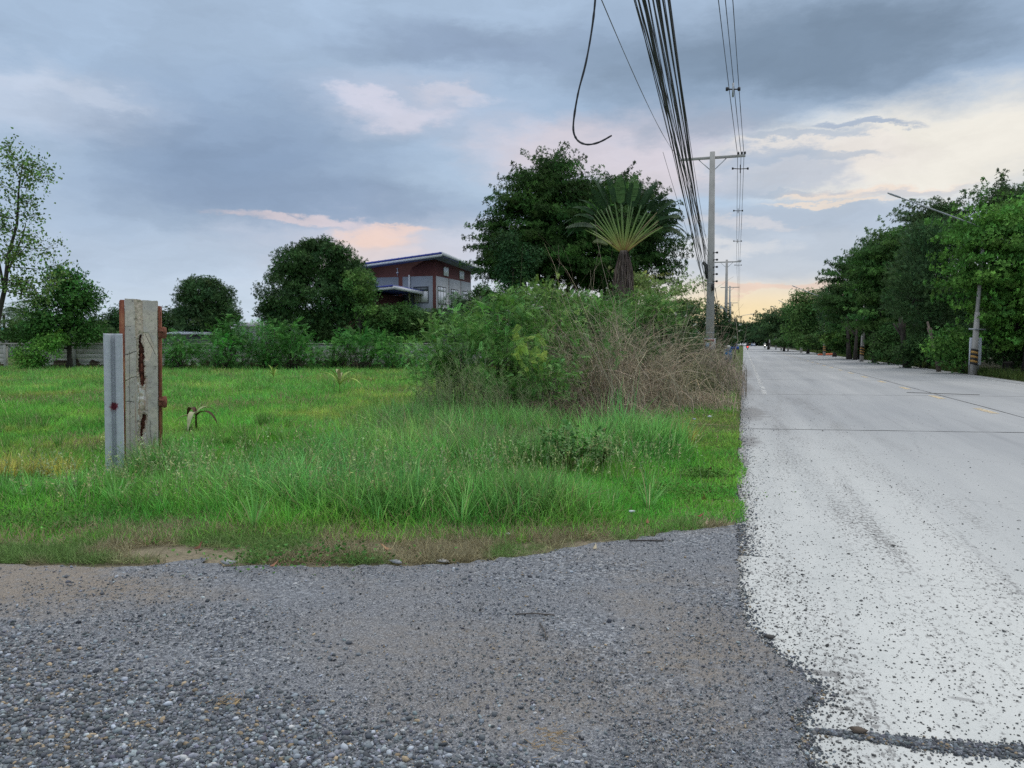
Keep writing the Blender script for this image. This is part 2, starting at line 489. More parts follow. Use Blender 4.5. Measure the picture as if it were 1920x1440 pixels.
def make_trunk(parent, top, lobes, C, r0, mat, r, name="trunk", twigs=26, lean=(0, 0), fork=.35):
    mb = MB(); H = top
    pts = []
    for i in range(7):
        t = i / 6; pts.append((lean[0] * t + .04 * H * math.sin(t * 5) * .4, lean[1] * t, t * H))
    mb.tube(pts, [r0 * (1.25 if i == 0 else 1 - .55 * i / 6) for i in range(7)], 9)
    base = np.array(pts[max(1, int(6 * fork))])
    for l in lobes:
        c = np.array(l[:3]); k = r.uniform(fork, .95)
        s = np.array(pts[int(k * 6)])
        mid = (s + c) / 2 + np.array([0, 0, -.08 * np.linalg.norm(c - s)]) + r.normal(0, .08, 3)
        mb.tube([s, mid, c], [r0 * .45, r0 * .3, r0 * .16], 6)
    if len(C):
        for i in r.choice(len(C), min(twigs, len(C)), replace=False):
            c = C[i]; j = int(np.argmin([np.linalg.norm(c - np.array(l[:3])) for l in lobes]))
            s = np.array(lobes[j][:3]); mid = (s + c) / 2 + r.normal(0, .1, 3)
            mb.tube([s, mid, c], [r0 * .16, r0 * .1, r0 * .04], 4)
    return mb.build(name, mat, parent, True)

# ------------------------------------------------------------------ ground, gravel, road
def mat_ground():
    m, nt, b, o = new_mat("soil_and_turf")
    n = noise_tex(nt, .5, 8, .6); n2 = noise_tex(nt, 7, 6, .7); n3 = noise_tex(nt, 60, 4, .7)
    c = ramp(nt, n, [(.3, (.10, .12, .035)), (.5, (.075, .13, .03)), (.7, (.15, .14, .055))])
    c2 = ramp(nt, n2, [(.35, (.55,) * 3), (.65, (1.25,) * 3)])
    c = mix(nt, 1, c, c2, 'MULTIPLY')
    nt.links.new(c, b.inputs['Base Color']); b.inputs['Roughness'].default_value = .95
    b.inputs['Specular IOR Level'].default_value = .1
    bump(nt, b, n3, .8, .02)
    return m
MB().add([(-900, -300, -.02), (900, -300, -.02), (900, 1500, -.02), (-900, 1500, -.02)], [(0, 1, 2, 3)]).build("ground", mat_ground())
tag(bpy.data.objects["ground"], kind="structure")

def strip_poly(name, pts, z, mat, sub=None):
    mb = MB(); mb.add([(p[0], p[1], z) for p in pts], [tuple(range(len(pts)))])
    return mb.build(name, mat)

def jag(pts, amp, step, r):
    out = []
    for a, b in zip(pts[:-1], pts[1:]):
        a = np.array(a[:2]); b = np.array(b[:2]); L = np.linalg.norm(b - a); n = max(1, int(L / step))
        nrm = np.array([-(b - a)[1], (b - a)[0]]) / (L + 1e-9)
        for i in range(n): out.append(a + (b - a) * i / n + nrm * r.normal(0, amp))
    out.append(np.array(pts[-1][:2]))
    return out

# bare straw-strewn soil between the gravel and the grass
def mat_straw():
    m, nt, b, o = new_mat("straw_soil")
    n = noise_tex(nt, 1.6, 7, .65); n2 = noise_tex(nt, 40, 5, .75); n3 = noise_tex(nt, 9, 6, .7)
    c = ramp(nt, n, [(.32, (.15, .15, .08)), (.5, (.29, .245, .175)), (.68, (.21, .19, .125))])
    c = mix(nt, 1, c, ramp(nt, n2, [(.3, (.55,) * 3), (.7, (1.3,) * 3)]), 'MULTIPLY')
    nt.links.new(c, b.inputs['Base Color']); b.inputs['Roughness'].default_value = .95
    b.inputs['Specular IOR Level'].default_value = .1
    bump(nt, b, n2, .8, .01)
    return m
M_STRAW = mat_straw()
def mat_dirt():
    m, nt, b, o = new_mat("packed_dirt")
    n = noise_tex(nt, 2.2, 7, .65); n2 = noise_tex(nt, 60, 5, .75)
    c = ramp(nt, n, [(.32, (.22, .20, .17)), (.68, (.33, .29, .245))])
    c = mix(nt, 1, c, ramp(nt, n2, [(.3, (.7,) * 3), (.7, (1.2,) * 3)]), 'MULTIPLY')
    nt.links.new(c, b.inputs['Base Color']); b.inputs['Roughness'].default_value = .95
    bump(nt, b, n2, .7, .008)
    return m
straw_top = [(-500, 960), (0, 955), (400, 965), (800, 975), (1100, 965), (1300, 945), (1400, 930)]
straw_bot = [(1410, 1000), (1200, 1040), (900, 1090), (300, 1100), (230, 1120), (-500, 1190)]
pp = [G(*p) for p in straw_top + straw_bot]
o = strip_poly("soil_strip", [(p[0], p[1]) for p in pp], -.012, M_STRAW); tag(o, kind="structure")

def mat_gravel():
    m, nt, b, o = new_mat("gravel")
    tc = nt.nodes.new('ShaderNodeTexCoord')
    def vor(scale, feat='F1', outp='Color'):
        v = nt.nodes.new('ShaderNodeTexVoronoi'); v.feature = feat; v.inputs['Scale'].default_value = scale
        v.inputs['Randomness'].default_value = 1.0
        nt.links.new(tc.outputs['Object'], v.inputs['Vector']); return v
    v1 = vor(75); v2 = vor(170)
    def grey(v, lo, hi):
        s = nt.nodes.new('ShaderNodeSeparateColor'); nt.links.new(v.outputs['Color'], s.inputs[0])
        return ramp(nt, s.outputs[0], [(0, lo), (.55, tuple((a + c) * .42 for a, c in zip(lo, hi))), (.9, hi), (1, (.55, .55, .54))])
    c1 = grey(v1, (.13, .138, .155), (.41, .43, .46)); c2 = grey(v2, (.13, .135, .15), (.41, .42, .44))
    zn = noise_tex(nt, .9, 4, .6)
    c = mix(nt, maprange(nt, zn, .42, .58), c1, c2)
    # dust packed between the stones, brown patches
    n = noise_tex(nt, .75, 6, .62); nf = noise_tex(nt, 90, 4, .8)
    dirt = ramp(nt, nf, [(.3, (.20, .17, .145)), (.7, (.42, .365, .30))])
    f = maprange(nt, n, .52, .70, 0, .6)
    # tan dust patches where the photo has them
    sepn = nt.nodes.new('ShaderNodeVectorMath'); sepn.operation = 'ADD'
    nc = nt.nodes.new('ShaderNodeTexNoise'); nc.inputs['Scale'].default_value = 3; nc.inputs['Detail'].default_value = 6
    nt.links.new(tc.outputs['Object'], nc.inputs['Vector'])
    sub = nt.nodes.new('ShaderNodeVectorMath'); sub.operation = 'MULTIPLY_ADD'; nt.links.new(nc.outputs['Color'], sub.inputs[0])
    sub.inputs[1].default_value = (.9, .9, 0); sub.inputs[2].default_value = (-.45, -.45, 0)
    nt.links.new(tc.outputs['Object'], sepn.inputs[0]); nt.links.new(sub.outputs[0], sepn.inputs[1])
    for (px, py, rx, ry, k) in ((60, 1082, 1.5, .36, 1.6), (-180, 1090, 1.6, .5, 1.8), (1330, 1210, .42, .55, .85), (1230, 1140, .5, .25, .6), (900, 1230, 1.1, .5, .55), (1300, 1330, .4, .2, .7), (1000, 1330, .7, .3, .65), (1250, 1090, .6, .2, .5)):
        g = G(px, py)
        v = nt.nodes.new('ShaderNodeVectorMath'); v.operation = 'MULTIPLY_ADD'; nt.links.new(sepn.outputs[0], v.inputs[0])
        v.inputs[1].default_value = (1 / rx, 1 / ry, 0); v.inputs[2].default_value = (-g[0] / rx, -g[1] / ry, 0)
        ln = nt.nodes.new('ShaderNodeVectorMath'); ln.operation = 'LENGTH'; nt.links.new(v.outputs[0], ln.inputs[0])
        q = maprange(nt, ln.outputs['Value'], 1.2, .4, 0, k)
        mx = nt.nodes.new('ShaderNodeMath'); mx.operation = 'MAXIMUM'
        nt.links.new(f, mx.inputs[0]); nt.links.new(q, mx.inputs[1]); f = mx.outputs[0]
    fb = nt.nodes.new('ShaderNodeMath'); fb.operation = 'MULTIPLY'; nt.links.new(f, fb.inputs[0]); nt.links.new(maprange(nt, noise_tex(nt, 14, 6, .75), .38, .60, .25, 1.0), fb.inputs[1])
    c = mix(nt, fb.outputs[0], c, dirt)
    nt.links.new(c, b.inputs['Base Color']); b.inputs['Roughness'].default_value = .9
    b.inputs['Specular IOR Level'].default_value = .25
    h = nt.nodes.new('ShaderNodeMath'); h.operation = 'SUBTRACT'; h.inputs[0].default_value = 1
    nt.links.new(v1.outputs['Distance'], h.inputs[1])
    h2 = nt.nodes.new('ShaderNodeMath'); h2.operation = 'MULTIPLY_ADD'; nt.links.new(v2.outputs['Distance'], h2.inputs[0]); h2.inputs[1].default_value = -.6
    nt.links.new(h.outputs[0], h2.inputs[2])
    bump(nt, b, h2.outputs[0], .9, .012)
    return m
rr = np.random.default_rng(3)
gr_edge = [(1384, 985), (1381, 1010), (1385, 1100), (1400, 1180), (1470, 1240), (1535, 1300), (1480, 1335), (1492, 1380), (1512, 1440)]
gtop = [(-600, 1062), (0, 1060), (110, 1062), (235, 1066), (300, 1060), (380, 1050), (420, 1064), (700, 1066), (880, 1058), (1000, 1040), (1120, 1022), (1250, 1000), (1384, 985)]
edge = [G(*p) for p in gr_edge]
right = jag(edge, .012, .03, rr) + [np.array((.9, .8)), np.array((1.0, -12))]
top = jag([G(*p) for p in gtop], .03, .08, rr)
loopp = top + right[1:] + [np.array((-30, -12)), np.array((-30, top[0][1]))]
gravel = strip_poly("gravel_lot", loopp, .008, mat_gravel()); tag(gravel, kind="structure")
dp = [G(*p) for p in [(-500, 1050), (236, 1062), (200, 1080), (150, 1100), (100, 1112), (0, 1122), (-500, 1150)]]

# road
def mat_road():
    m, nt, b, o = new_mat("road_concrete")
    tc = nt.nodes.new('ShaderNodeTexCoord')
    sx = nt.nodes.new('ShaderNodeSeparateXYZ'); nt.links.new(tc.outputs['Object'], sx.inputs[0])
    big = noise_tex(nt, .35, 5, .6, stretch=(1, .25, 1)); mid = noise_tex(nt, 2.5, 8, .65, stretch=(1, .5, 1)); fine = noise_tex(nt, 90, 5, .8)
    c = ramp(nt, big, [(.3, (.32, .33, .34)), (.7, (.405, .41, .41))])
    near = ramp(nt, mid, [(.3, (.58, .59, .565)), (.7, (.70, .70, .665))])
    # the dusty margin beside the verge is paler
    wob = nt.nodes.new('ShaderNodeMath'); wob.operation = 'MULTIPLY_ADD'; nt.links.new(mid, wob.inputs[0]); wob.inputs[1].default_value = 1.6; nt.links.new(sx.outputs[0], wob.inputs[2])
    yf = maprange(nt, sx.outputs[1], 17, 4)
    xf = maprange(nt, wob.outputs[0], 4.6, 1.8)
    f = nt.nodes.new('ShaderNodeMath'); f.operation = 'MULTIPLY'; nt.links.new(yf, f.inputs[0]); nt.links.new(xf, f.inputs[1])
    c = mix(nt, f.outputs[0], c, near)
    # faint tyre-polished tracks and stains along the road
    tr = noise_tex(nt, 1.1, 6, .6, stretch=(1, .04, 1))
    c = mix(nt, 1, c, ramp(nt, tr, [(.35, (.86, .87, .88)), (.65, (1.07, 1.07, 1.06))]), 'MULTIPLY')
    # ground-in grit in lengthwise bands
    band = noise_tex(nt, 2.2, 4, .6, stretch=(1, .10, 1)); gf = noise_tex(nt, 34, 5, .75, stretch=(1, .55, 1))
    add = nt.nodes.new('ShaderNodeMath'); add.operation = 'MULTIPLY_ADD'; nt.links.new(band, add.inputs[0]); add.inputs[1].default_value = .55; nt.links.new(gf, add.inputs[2])
    g1 = maprange(nt, add.outputs[0], .82, .90, 0, .8)
    xg = maprange(nt, wob.outputs[0], 3.4, 2.2); yg = maprange(nt, sx.outputs[1], 40, 22)
    mm = nt.nodes.new('ShaderNodeMath'); mm.operation = 'MULTIPLY'; nt.links.new(g1, mm.inputs[0]); nt.links.new(xg, mm.inputs[1])
    mm2 = nt.nodes.new('ShaderNodeMath'); mm2.operation = 'MULTIPLY'; nt.links.new(mm.outputs[0], mm2.inputs[0]); nt.links.new(yg, mm2.inputs[1])
    c = mix(nt, mm2.outputs[0], c, (.17, .165, .16))
    # broken dark seal and dirt washed along the verge edge
    nc = nt.nodes.new('ShaderNodeTexNoise'); nc.inputs['Scale'].default_value = 3.5; nc.inputs['Detail'].default_value = 8; nc.inputs['Roughness'].default_value = .7
    nt.links.new(tc.outputs['Object'], nc.inputs['Vector'])
    for (px, py, rx, ry, k) in ((1410, 774, .34, 1.7, .8), (1402, 826, .2, .7, .8), (1396, 726, .3, 3.0, .7), (1396, 700, .4, 6, .6), (1392, 870, .08, .8, .6), (1540, 1262, .10, .03, .8), (1800, 1310, .06, .02, .6)):
        g = G(px, py)
        v = nt.nodes.new('ShaderNodeVectorMath'); v.operation = 'MULTIPLY_ADD'; nt.links.new(tc.outputs['Object'], v.inputs[0])
        v.inputs[1].default_value = (1 / rx, 1 / ry, 0); v.inputs[2].default_value = (-g[0] / rx, -g[1] / ry, 0)
        ln = nt.nodes.new('ShaderNodeVectorMath'); ln.operation = 'LENGTH'; nt.links.new(v.outputs[0], ln.inputs[0])
        ad = nt.nodes.new('ShaderNodeMath'); ad.operation = 'MULTIPLY_ADD'; nt.links.new(nc.outputs[0], ad.inputs[0]); ad.inputs[1].default_value = 2.6; nt.links.new(ln.outputs['Value'], ad.inputs[2])
        c = mix(nt, maprange(nt, ad.outputs[0], 2.4, 2.0, 0, k), c, (.22, .215, .21))
    # dirt-filled margin against the grass
    me_ = nt.nodes.new('ShaderNodeMath'); me_.operation = 'MULTIPLY_ADD'; nt.links.new(nc.outputs[0], me_.inputs[0]); me_.inputs[1].default_value = .55; nt.links.new(sx.outputs[0], me_.inputs[2])
    c = mix(nt, maprange(nt, me_.outputs[0], .34, .22, 0, .75), c, (.27, .25, .215))
    # hairline cracks and a few long dark tyre scuffs
    vc = nt.nodes.new('ShaderNodeTexVoronoi'); vc.feature = 'DISTANCE_TO_EDGE'; vc.inputs['Scale'].default_value = .32
    wv = nt.nodes.new('ShaderNodeVectorMath'); wv.operation = 'MULTIPLY_ADD'; nt.links.new(nc.outputs['Color'], wv.inputs[0]); wv.inputs[1].default_value = (.35, .35, 0); nt.links.new(tc.outputs['Object'], wv.inputs[2])
    nt.links.new(wv.outputs[0], vc.inputs['Vector'])
    c = mix(nt, maprange(nt, vc.outputs['Distance'], .004, .0015, 0, .35), c, (.20, .20, .20))
    sc_ = noise_tex(nt, 3.2, 5, .6, stretch=(1, .03, 1))
    c = mix(nt, maprange(nt, sc_, .60, .70, 0, .32), c, (.22, .225, .235))
    c = mix(nt, 1, c, ramp(nt, fine, [(.3, (.88,) * 3), (.7, (1.08,) * 3)]), 'MULTIPLY')
    nt.links.new(c, b.inputs['Base Color']); b.inputs['Roughness'].default_value = .75
    b.inputs['Specular IOR Level'].default_value = .35
    bump(nt, b, fine, .3, .004)
    return m
XL, XR = -.03, 10.35
rr = np.random.default_rng(5)
left = [np.array((XL + rr.normal(0, .02), y)) for y in np.arange(5.4, 60, .5)] + [np.array((XL, 900))]
road = strip_poly("road", [np.array((-.05, -40)), np.array((XR, -40)), np.array((XR, 900))] + left[::-1], 0.0, mat_road())
tag(road, kind="structure")

M_JOINT = mat_simple("joint_sealant", (.07, .07, .07), .9, .4, 10)
def ribbon(name, pts, w, z, mat, parent, wn=.0):
    V = []; F = []
    pts = [np.array(p[:2], float) for p in pts]
    for i, p in enumerate(pts):
        t = pts[min(i + 1, len(pts) - 1)] - pts[max(i - 1, 0)]; t /= np.linalg.norm(t) + 1e-9
        nrm = np.array([-t[1], t[0]]); ww = w * (1 + (rr.normal(0, wn) if wn else 0))
        V += [(*(p - nrm * ww / 2), z), (*(p + nrm * ww / 2), z)]
    for i in range(len(pts) - 1): F.append((2 * i, 2 * i + 1, 2 * i + 3, 2 * i + 2))
    return MB().add(V, F).build(name, mat, parent)
def joint_across(y0, slope, w, x1=XR - .05):
    xs = np.arange(0.0, x1, .25)
    return ribbon("joint", [(x, y0 + slope * x + rr.normal(0, .006)) for x in xs], w, .004, M_JOINT, road, .25)
ga = G(1400, 804); gb = G(1900, 811)
sl = (gb[1] - ga[1]) / (gb[0] - ga[0]); y0 = ga[1] - sl * ga[0]
joint_across(y0, sl, .035)
for k in range(1, 9): joint_across(y0 + 9.5 * k, sl, .03)
ribbon("joint", [(5.42 + .01 * math.sin(y), y) for y in np.arange(2, 160, 1.0)], .03, .0045, M_JOINT, road, .3)
ribbon("joint", [(9.75, y) for y in np.arange(2, 160, 2.0)], .025, .0045, M_JOINT, road, .3)

def mat_paint(name, c, wear_lo, wear_hi):
    m, nt, b, o = new_mat(name)
    nt.links.new(ramp(nt, noise_tex(nt, 5, 5), [(.3, tuple(x * .85 for x in c)), (.7, c)]), b.inputs['Base Color'])
    b.inputs['Roughness'].default_value = .7
    t = nt.nodes.new('ShaderNodeBsdfTransparent'); ms = nt.nodes.new('ShaderNodeMixShader')
    nt.links.new(maprange(nt, noise_tex(nt, 5, 8, .75), wear_lo, wear_hi), ms.inputs[0])
    nt.links.new(t.outputs[0], ms.inputs[1]); nt.links.new(b.outputs[0], ms.inputs[2]); nt.links.new(ms.outputs[0], o.inputs[0])
    return m
M_WHITE_LINE = mat_paint("worn_white_paint", (.72, .72, .70), .44, .56)
M_YEL_LINE = mat_paint("worn_yellow_paint", (.74, .59, .36), .34, .56)
for k, (a, b_) in enumerate([(23.5, 26.0), (26.4, 28.0), (29, 34), (34.6, 41), (42, 60), (61, 95), (96, 150), (151, 230)]):
    o = ribbon("edge_line", [(.62 + rr.normal(0, .012), y) for y in np.linspace(a, b_, 8)], .13, .0052, M_WHITE_LINE, road, .12)
for k in range(24):
    a = 10.5 + k * 5.9
    ribbon("edge_line", [(9.52, a), (9.52, a + 3.8)], .12, .0052, M_WHITE_LINE, road)
for k in range(26):
    a = 14.1 + k * 4.45
    ribbon("centre_dash", [(5.15, a), (5.15, a + 1.4)], .17, .0052, M_YEL_LINE, road)

# dark patches of broken seal on the margin
M_TAR = mat_simple("broken_seal", (.23, .225, .22), .9, .3, 12, bmp=.6)
def blobpatch(name, c, rx, ry, z, mat, n=26, amp=.16, label=None):
    r = np.random.default_rng(int(abs(c[0] * 100) + c[1] * 10))
    V = []
    for i in range(n):
        a = 2 * math.pi * i / n; k = 1 + r.normal(0, amp)
        V.append((c[0] + rx * k * math.cos(a), c[1] + ry * k * math.sin(a), z))
    return MB().add(V, [tuple(range(n))]).build(name, mat, road)
g = G(1770, 739)
ribbon("seal_patch", [(g[0] - .9, g[1] + .5), (g[0], g[1] + .18), (g[0] + .9, g[1] - .1)], .2, .0062, M_JOINT, road)

# grit-filled joint close to the camera
gj = [G(*p) for p in [(1488, 1368), (1560, 1374), (1620, 1382), (1700, 1392), (1800, 1404), (1930, 1410)]]

# verge on the far side
o = strip_poly("verge", [np.array((XR, -20)), np.array((XR + 40, -20)), np.array((XR + 40, 600)), np.array((XR, 600))], -.008,
               mat_simple("verge_soil", (.085, .085, .045), .95, .45, 1.5, bmp=.6)); tag(o, kind="structure")

# ------------------------------------------------------------------ loose stones
def ico():
    t = (1 + 5 ** .5) / 2
    v = np.array([(-1, t, 0), (1, t, 0), (-1, -t, 0), (1, -t, 0), (0, -1, t), (0, 1, t), (0, -1, -t), (0, 1, -t), (t, 0, -1), (t, 0, 1), (-t, 0, -1), (-t, 0, 1)], float)
    v /= np.linalg.norm(v[0])
    f = np.array([(0, 11, 5), (0, 5, 1), (0, 1, 7), (0, 7, 10), (0, 10, 11), (1, 5, 9), (5, 11, 4), (11, 10, 2), (10, 7, 6), (7, 1, 8), (3, 9, 4), (3, 4, 2), (3, 2, 6), (3, 6, 8), (3, 8, 9), (4, 9, 5), (2, 4, 11), (6, 2, 10), (8, 6, 7), (9, 8, 1)])
    return v, f
IV, IF = ico()
def inside(poly, pts):
    x, y = pts[:, 0], pts[:, 1]; r = np.zeros(len(pts), bool); n = len(poly); j = n - 1
    for i in range(n):
        xi, yi = poly[i][0], poly[i][1]; xj, yj = poly[j][0], poly[j][1]
        c = ((yi > y) != (yj > y)) & (x < (xj - xi) * (y - yi) / (yj - yi + 1e-12) + xi)
        r ^= c; j = i
    return r
def frand(n, D0, D1, px0, px1, p=1.0, r=rng):
    """ground points, density falling with distance"""
    u = r.random(n)
    if p == 1.0: D = D0 * (D1 / D0) ** u
    else:
        q = 1 - p; D = (D0 ** q + u * (D1 ** q - D0 ** q)) ** (1 / q)
    px = r.uniform(px0, px1, n)
    lat = (px - CX) / F_PX * D
    pos = R_[None] * lat[:, None] + FH[None] * D[:, None]
    return pos, D, px
def vnoise(pos, s, seed=0.0, oct=2):
    """cheap value noise, vectorised"""
    out = np.zeros(len(pos)); amp = 1; tot = 0
    for o_ in range(oct):
        x = pos[:, 0] / s + seed * 17.3 + 1000; y = pos[:, 1] / s + seed * 9.1 + 1000
        xi = np.floor(x).astype(np.int64); yi = np.floor(y).astype(np.int64); fx = x - xi; fy = y - yi
        fx = fx * fx * (3 - 2 * fx); fy = fy * fy * (3 - 2 * fy)
        def h(a, b):
            v = np.sin(a * 127.1 + b * 311.7 + seed * 74.7) * 43758.5453
            return v - np.floor(v)
        v = (h(xi, yi) * (1 - fx) + h(xi + 1, yi) * fx) * (1 - fy) + (h(xi, yi + 1) * (1 - fx) + h(xi + 1, yi + 1) * fx) * fy
        out += v * amp; tot += amp; amp *= .5; s *= .5
    return out / tot

def stones(name, pos, size, tint, r, zbase=.008, label=None):
    n = len(pos); tv = IV.copy()
    tv *= (1 + r.normal(0, .22, (12, 1)))
    rot = rot_from(np.stack([r.normal(0, .3, n), r.normal(0, .3, n), np.ones(n)], 1), r.uniform(0, 6.28, n))
    scl = np.stack([size * r.uniform(.8, 1.35, n), size * r.uniform(.6, 1.0, n), size * r.uniform(.35, .65, n)], 1) * .5
    pos = pos.copy(); pos[:, 2] = zbase + scl[:, 2] * .5 + (.004 if name == 'gravel_chips' else 0)
    o = scatter(name, tv, [IF], pos, rot, scl, tint, M_STONE)
    return tag(o, kind="stuff")
def stone_tint(n, r):
    g = np.clip(r.lognormal(math.log(.19), .48, (n, 1)), .05, .55)
    t = g * np.array([[.92, 1.0, 1.09]]) * (1 + r.normal(0, .03, (n, 3)))
    w = r.random(n) < .06; t[w] = np.array([.42, .33, .22]) * r.uniform(.6, 1.2, (w.sum(), 1))
    w = r.random(n) < .01; t[w] = np.array([.58, .58, .57])
    return t
r = np.random.default_rng(11)
gp = [tuple(p) for p in loopp]
# coarse stones heaped bottom left
pos, D, px = frand(36000, 2.45, 5.2, -60, 1250, 1.2, r)
pyy = 643 + CAM_H * F_PX / D
dens = np.clip((pyy - 1140 - (px - 0) * .26 + 110 * (vnoise(pos, .5, 2) - .5)) / 150, 0, 1) ** 1.2
dens += .10 * (vnoise(pos, .35, 5) > .62)
k = (r.random(len(pos)) < dens) & inside(gp, pos)
pos = pos[k]; n = len(pos); size = np.clip(r.lognormal(math.log(.0155), .38, n), .006, .036)
o = stones("gravel_stones", pos, size, stone_tint(n, r), r); o["category"] = "gravel"; o["label"] = "coarse grey loose stones heaped at the bottom left of the lot"
# finer chips everywhere on the lot
pos, D, px = frand(150000, 2.45, 8.5, -80, 1560, 1.5, r)
d = np.clip(.25 + 1.1 * (vnoise(pos, .6, 4) - .35), .05, 1)
d = np.where(inside([tuple(p) for p in dp], pos), np.clip((vnoise(pos, .25, 6) - .5) * 2.5, .03, .8) * np.clip((8.2 - D) / 2.2, .05, 1), d)
k = (r.random(len(pos)) < d) & inside(gp, pos); pos = pos[k]; D = D[k]; n = len(pos)
size = np.clip(r.lognormal(math.log(.0062), .42, n), .0025, .022) * (.8 + .05 * D)
o = stones("gravel_chips", pos, size, stone_tint(n, r) * .95, r, .007); o["category"] = "gravel"; o["label"] = "fine dark gravel chips bedded across the packed lot"
# grit thrown over the concrete
pos, D, px = frand(60000, 2.5, 22, 1370, 2000, 1.6, r)
X = pos[:, 0]
tracks = .5 + .8 * np.clip(vnoise(np.stack([pos[:, 0] * 3.2, pos[:, 1] * .35], 1), 1, 3, 3) - .38, 0, 1) * 2.2
d = np.exp(-np.clip(X - .1, 0, 9) / 1.25) * tracks * .42 * np.clip((26 - pos[:, 1]) / 18, 0, 1)
k = (r.random(len(pos)) < d) & ~inside(gp, pos) & (X > XL); pos = pos[k]; D = D[k]; n = len(pos)
size = np.clip(r.lognormal(math.log(.0062), .45, n), .0025, .024) * (.8 + .04 * D)
o = stones("road_grit", pos, size, np.clip(r.lognormal(math.log(.125), .45, (n, 1)), .04, .4) * np.array([[1, .98, .95]]), r, .001); o["category"] = "grit"; o["label"] = "dark grit scattered over the pale road margin"
# gravel lying in the joint nearest the camera, and along the lot's frayed edge
base = np.array([p[:2] for p in gj]); t = r.random(5200) ** .8 * (len(base) - 1); i = np.minimum(t.astype(int), len(base) - 2); f = (t - i)[:, None]
q = base[i] * (1 - f) + base[i + 1] * f; q[:, 1] += r.normal(0, 1, len(q)) * (.0035 + .0055 * t)
e2 = np.array([p[:2] for p in edge]); t = r.random(2600) * (len(e2) - 1); i = np.minimum(t.astype(int), len(e2) - 2); f = (t - i)[:, None]
q2 = e2[i] * (1 - f) + e2[i + 1] * f; q2[:, 0] += np.abs(r.normal(0, .05, len(q2))) - .01
q3 = np.stack([-.05 + np.abs(r.normal(0, .10, 6000)) * (.6 + .8 * r.random(6000)), 5.6 + 34 * r.random(6000) ** 1.8], 1); q = np.concatenate([q, q2, q3]); pos = np.concatenate([q, np.zeros((len(q), 1))], 1); n = len(pos)
o = stones("joint_gravel", pos, np.clip(r.lognormal(math.log(.0078), .4, n), .003, .02), stone_tint(n, r) * .7, r, .002); o["category"] = "gravel"; o["label"] = "dark gravel lying in the road joint nearest the camera"

# ------------------------------------------------------------------ grass
BL = np.array([(-.5, 0, 0), (.5, 0, 0), (.42, .10, .38), (-.42, .10, .38), (.28, .34, .74), (-.28, .34, .74), (0, .72, 1.0)], float)
BF = [np.array([(0, 1, 2, 3), (3, 2, 4, 5)]), np.array([(5, 4, 6)])]
def blades(name, pos, h, w, bend, tint, r, lean=.25, mat=None):
    n = len(pos)
    dirs = np.stack([r.normal(0, lean, n), r.normal(0, lean, n), np.ones(n)], 1)
    rot = rot_from(dirs, r.uniform(0, 6.28, n))
    scl = np.stack([w, h * bend, h], 1)
    o = scatter(name, BL, BF, pos, rot, scl, tint, mat or M_GRASS)
    return tag(o, kind="stuff")
def gauss(pos, c, rx, ry=None, ang=YAW):
    ry = ry or rx
    d = pos[:, :2] - np.array(c[:2]); a = d @ R_[:2]; b = d @ FH[:2]
    return np.exp(-((a / rx) ** 2 + (b / ry) ** 2))
r = np.random.default_rng(21)
edge_g = jag([G(*p) for p in [(-700, 1035), (0, 1036), (120, 1044), (240, 1034), (330, 1016), (480, 1010), (600, 1022), (800, 1018), (960, 1020), (1100, 1010), (1200, 1006), (1300, 992), (1384, 982)]], .04, .12, np.random.default_rng(14))
field = [tuple(p[:2]) for p in edge_g]
verge_r = jag([G(*p) for p in [(1384, 978), (1397, 945), (1384, 920), (1402, 885), (1384, 860), (1388, 800), (1378, 760)]] + [np.array((-.2, 26)), np.array((-.3, 40)), np.array((-.35, 60))], .035, .12, np.random.default_rng(8))
field_poly = field + [tuple(p[:2]) for p in verge_r] + [tuple((T(1330, 60))[:2]), tuple(T(300, 49)[:2]), tuple(T(-400, 49)[:2])]
def grass_mask(pos): return inside(field_poly, pos)
tallC = [(310, 905, .45, .4, .28), (225, 930, .4, .3, .03), (450, 935, .9, .6, .22), (640, 960, 1.1, .5, .20), (860, 950, 1.3, .6, .22), (980, 975, .6, .3, .2),
         (760, 870, 1.3, .9, .34), (930, 850, 1.2, .8, .42), (1210, 855, .55, .7, .55), (1130, 850, .35, .4, .40), (890, 800, 1.1, .8, .42), (840, 780, .9, .8, .35), (740, 800, .8, 1.0, .30), (640, 860, .6, .5, .15),
         (90, 930, .7, .4, .22), (380, 960, .7, .3, .12)]
def height_at(pos, r):
    h = np.full(len(pos), .085)
    D = pos[:, :2] @ FH[:2]
    h += np.clip((D - 9) / 20, 0, 1) * .12
    for (px, py, rx, ry, a) in tallC:
        h += a * gauss(pos, G(px, py), rx, ry)
    h *= .4 + 1.2 * vnoise(pos, .38, 1, 3)
    verge = np.clip((pos[:, 0] + 1.3) / .8, 0, 1)
    h = h * (1 - .5 * verge)
    return h
pos, D, px = frand(330000, 5.6, 48, -120, 1402, 1.15, r)
k = grass_mask(pos); pos = pos[k]; D = D[k]; px = px[k]
h = height_at(pos, r); tl = np.clip((h - .12) / .3, 0, 1)
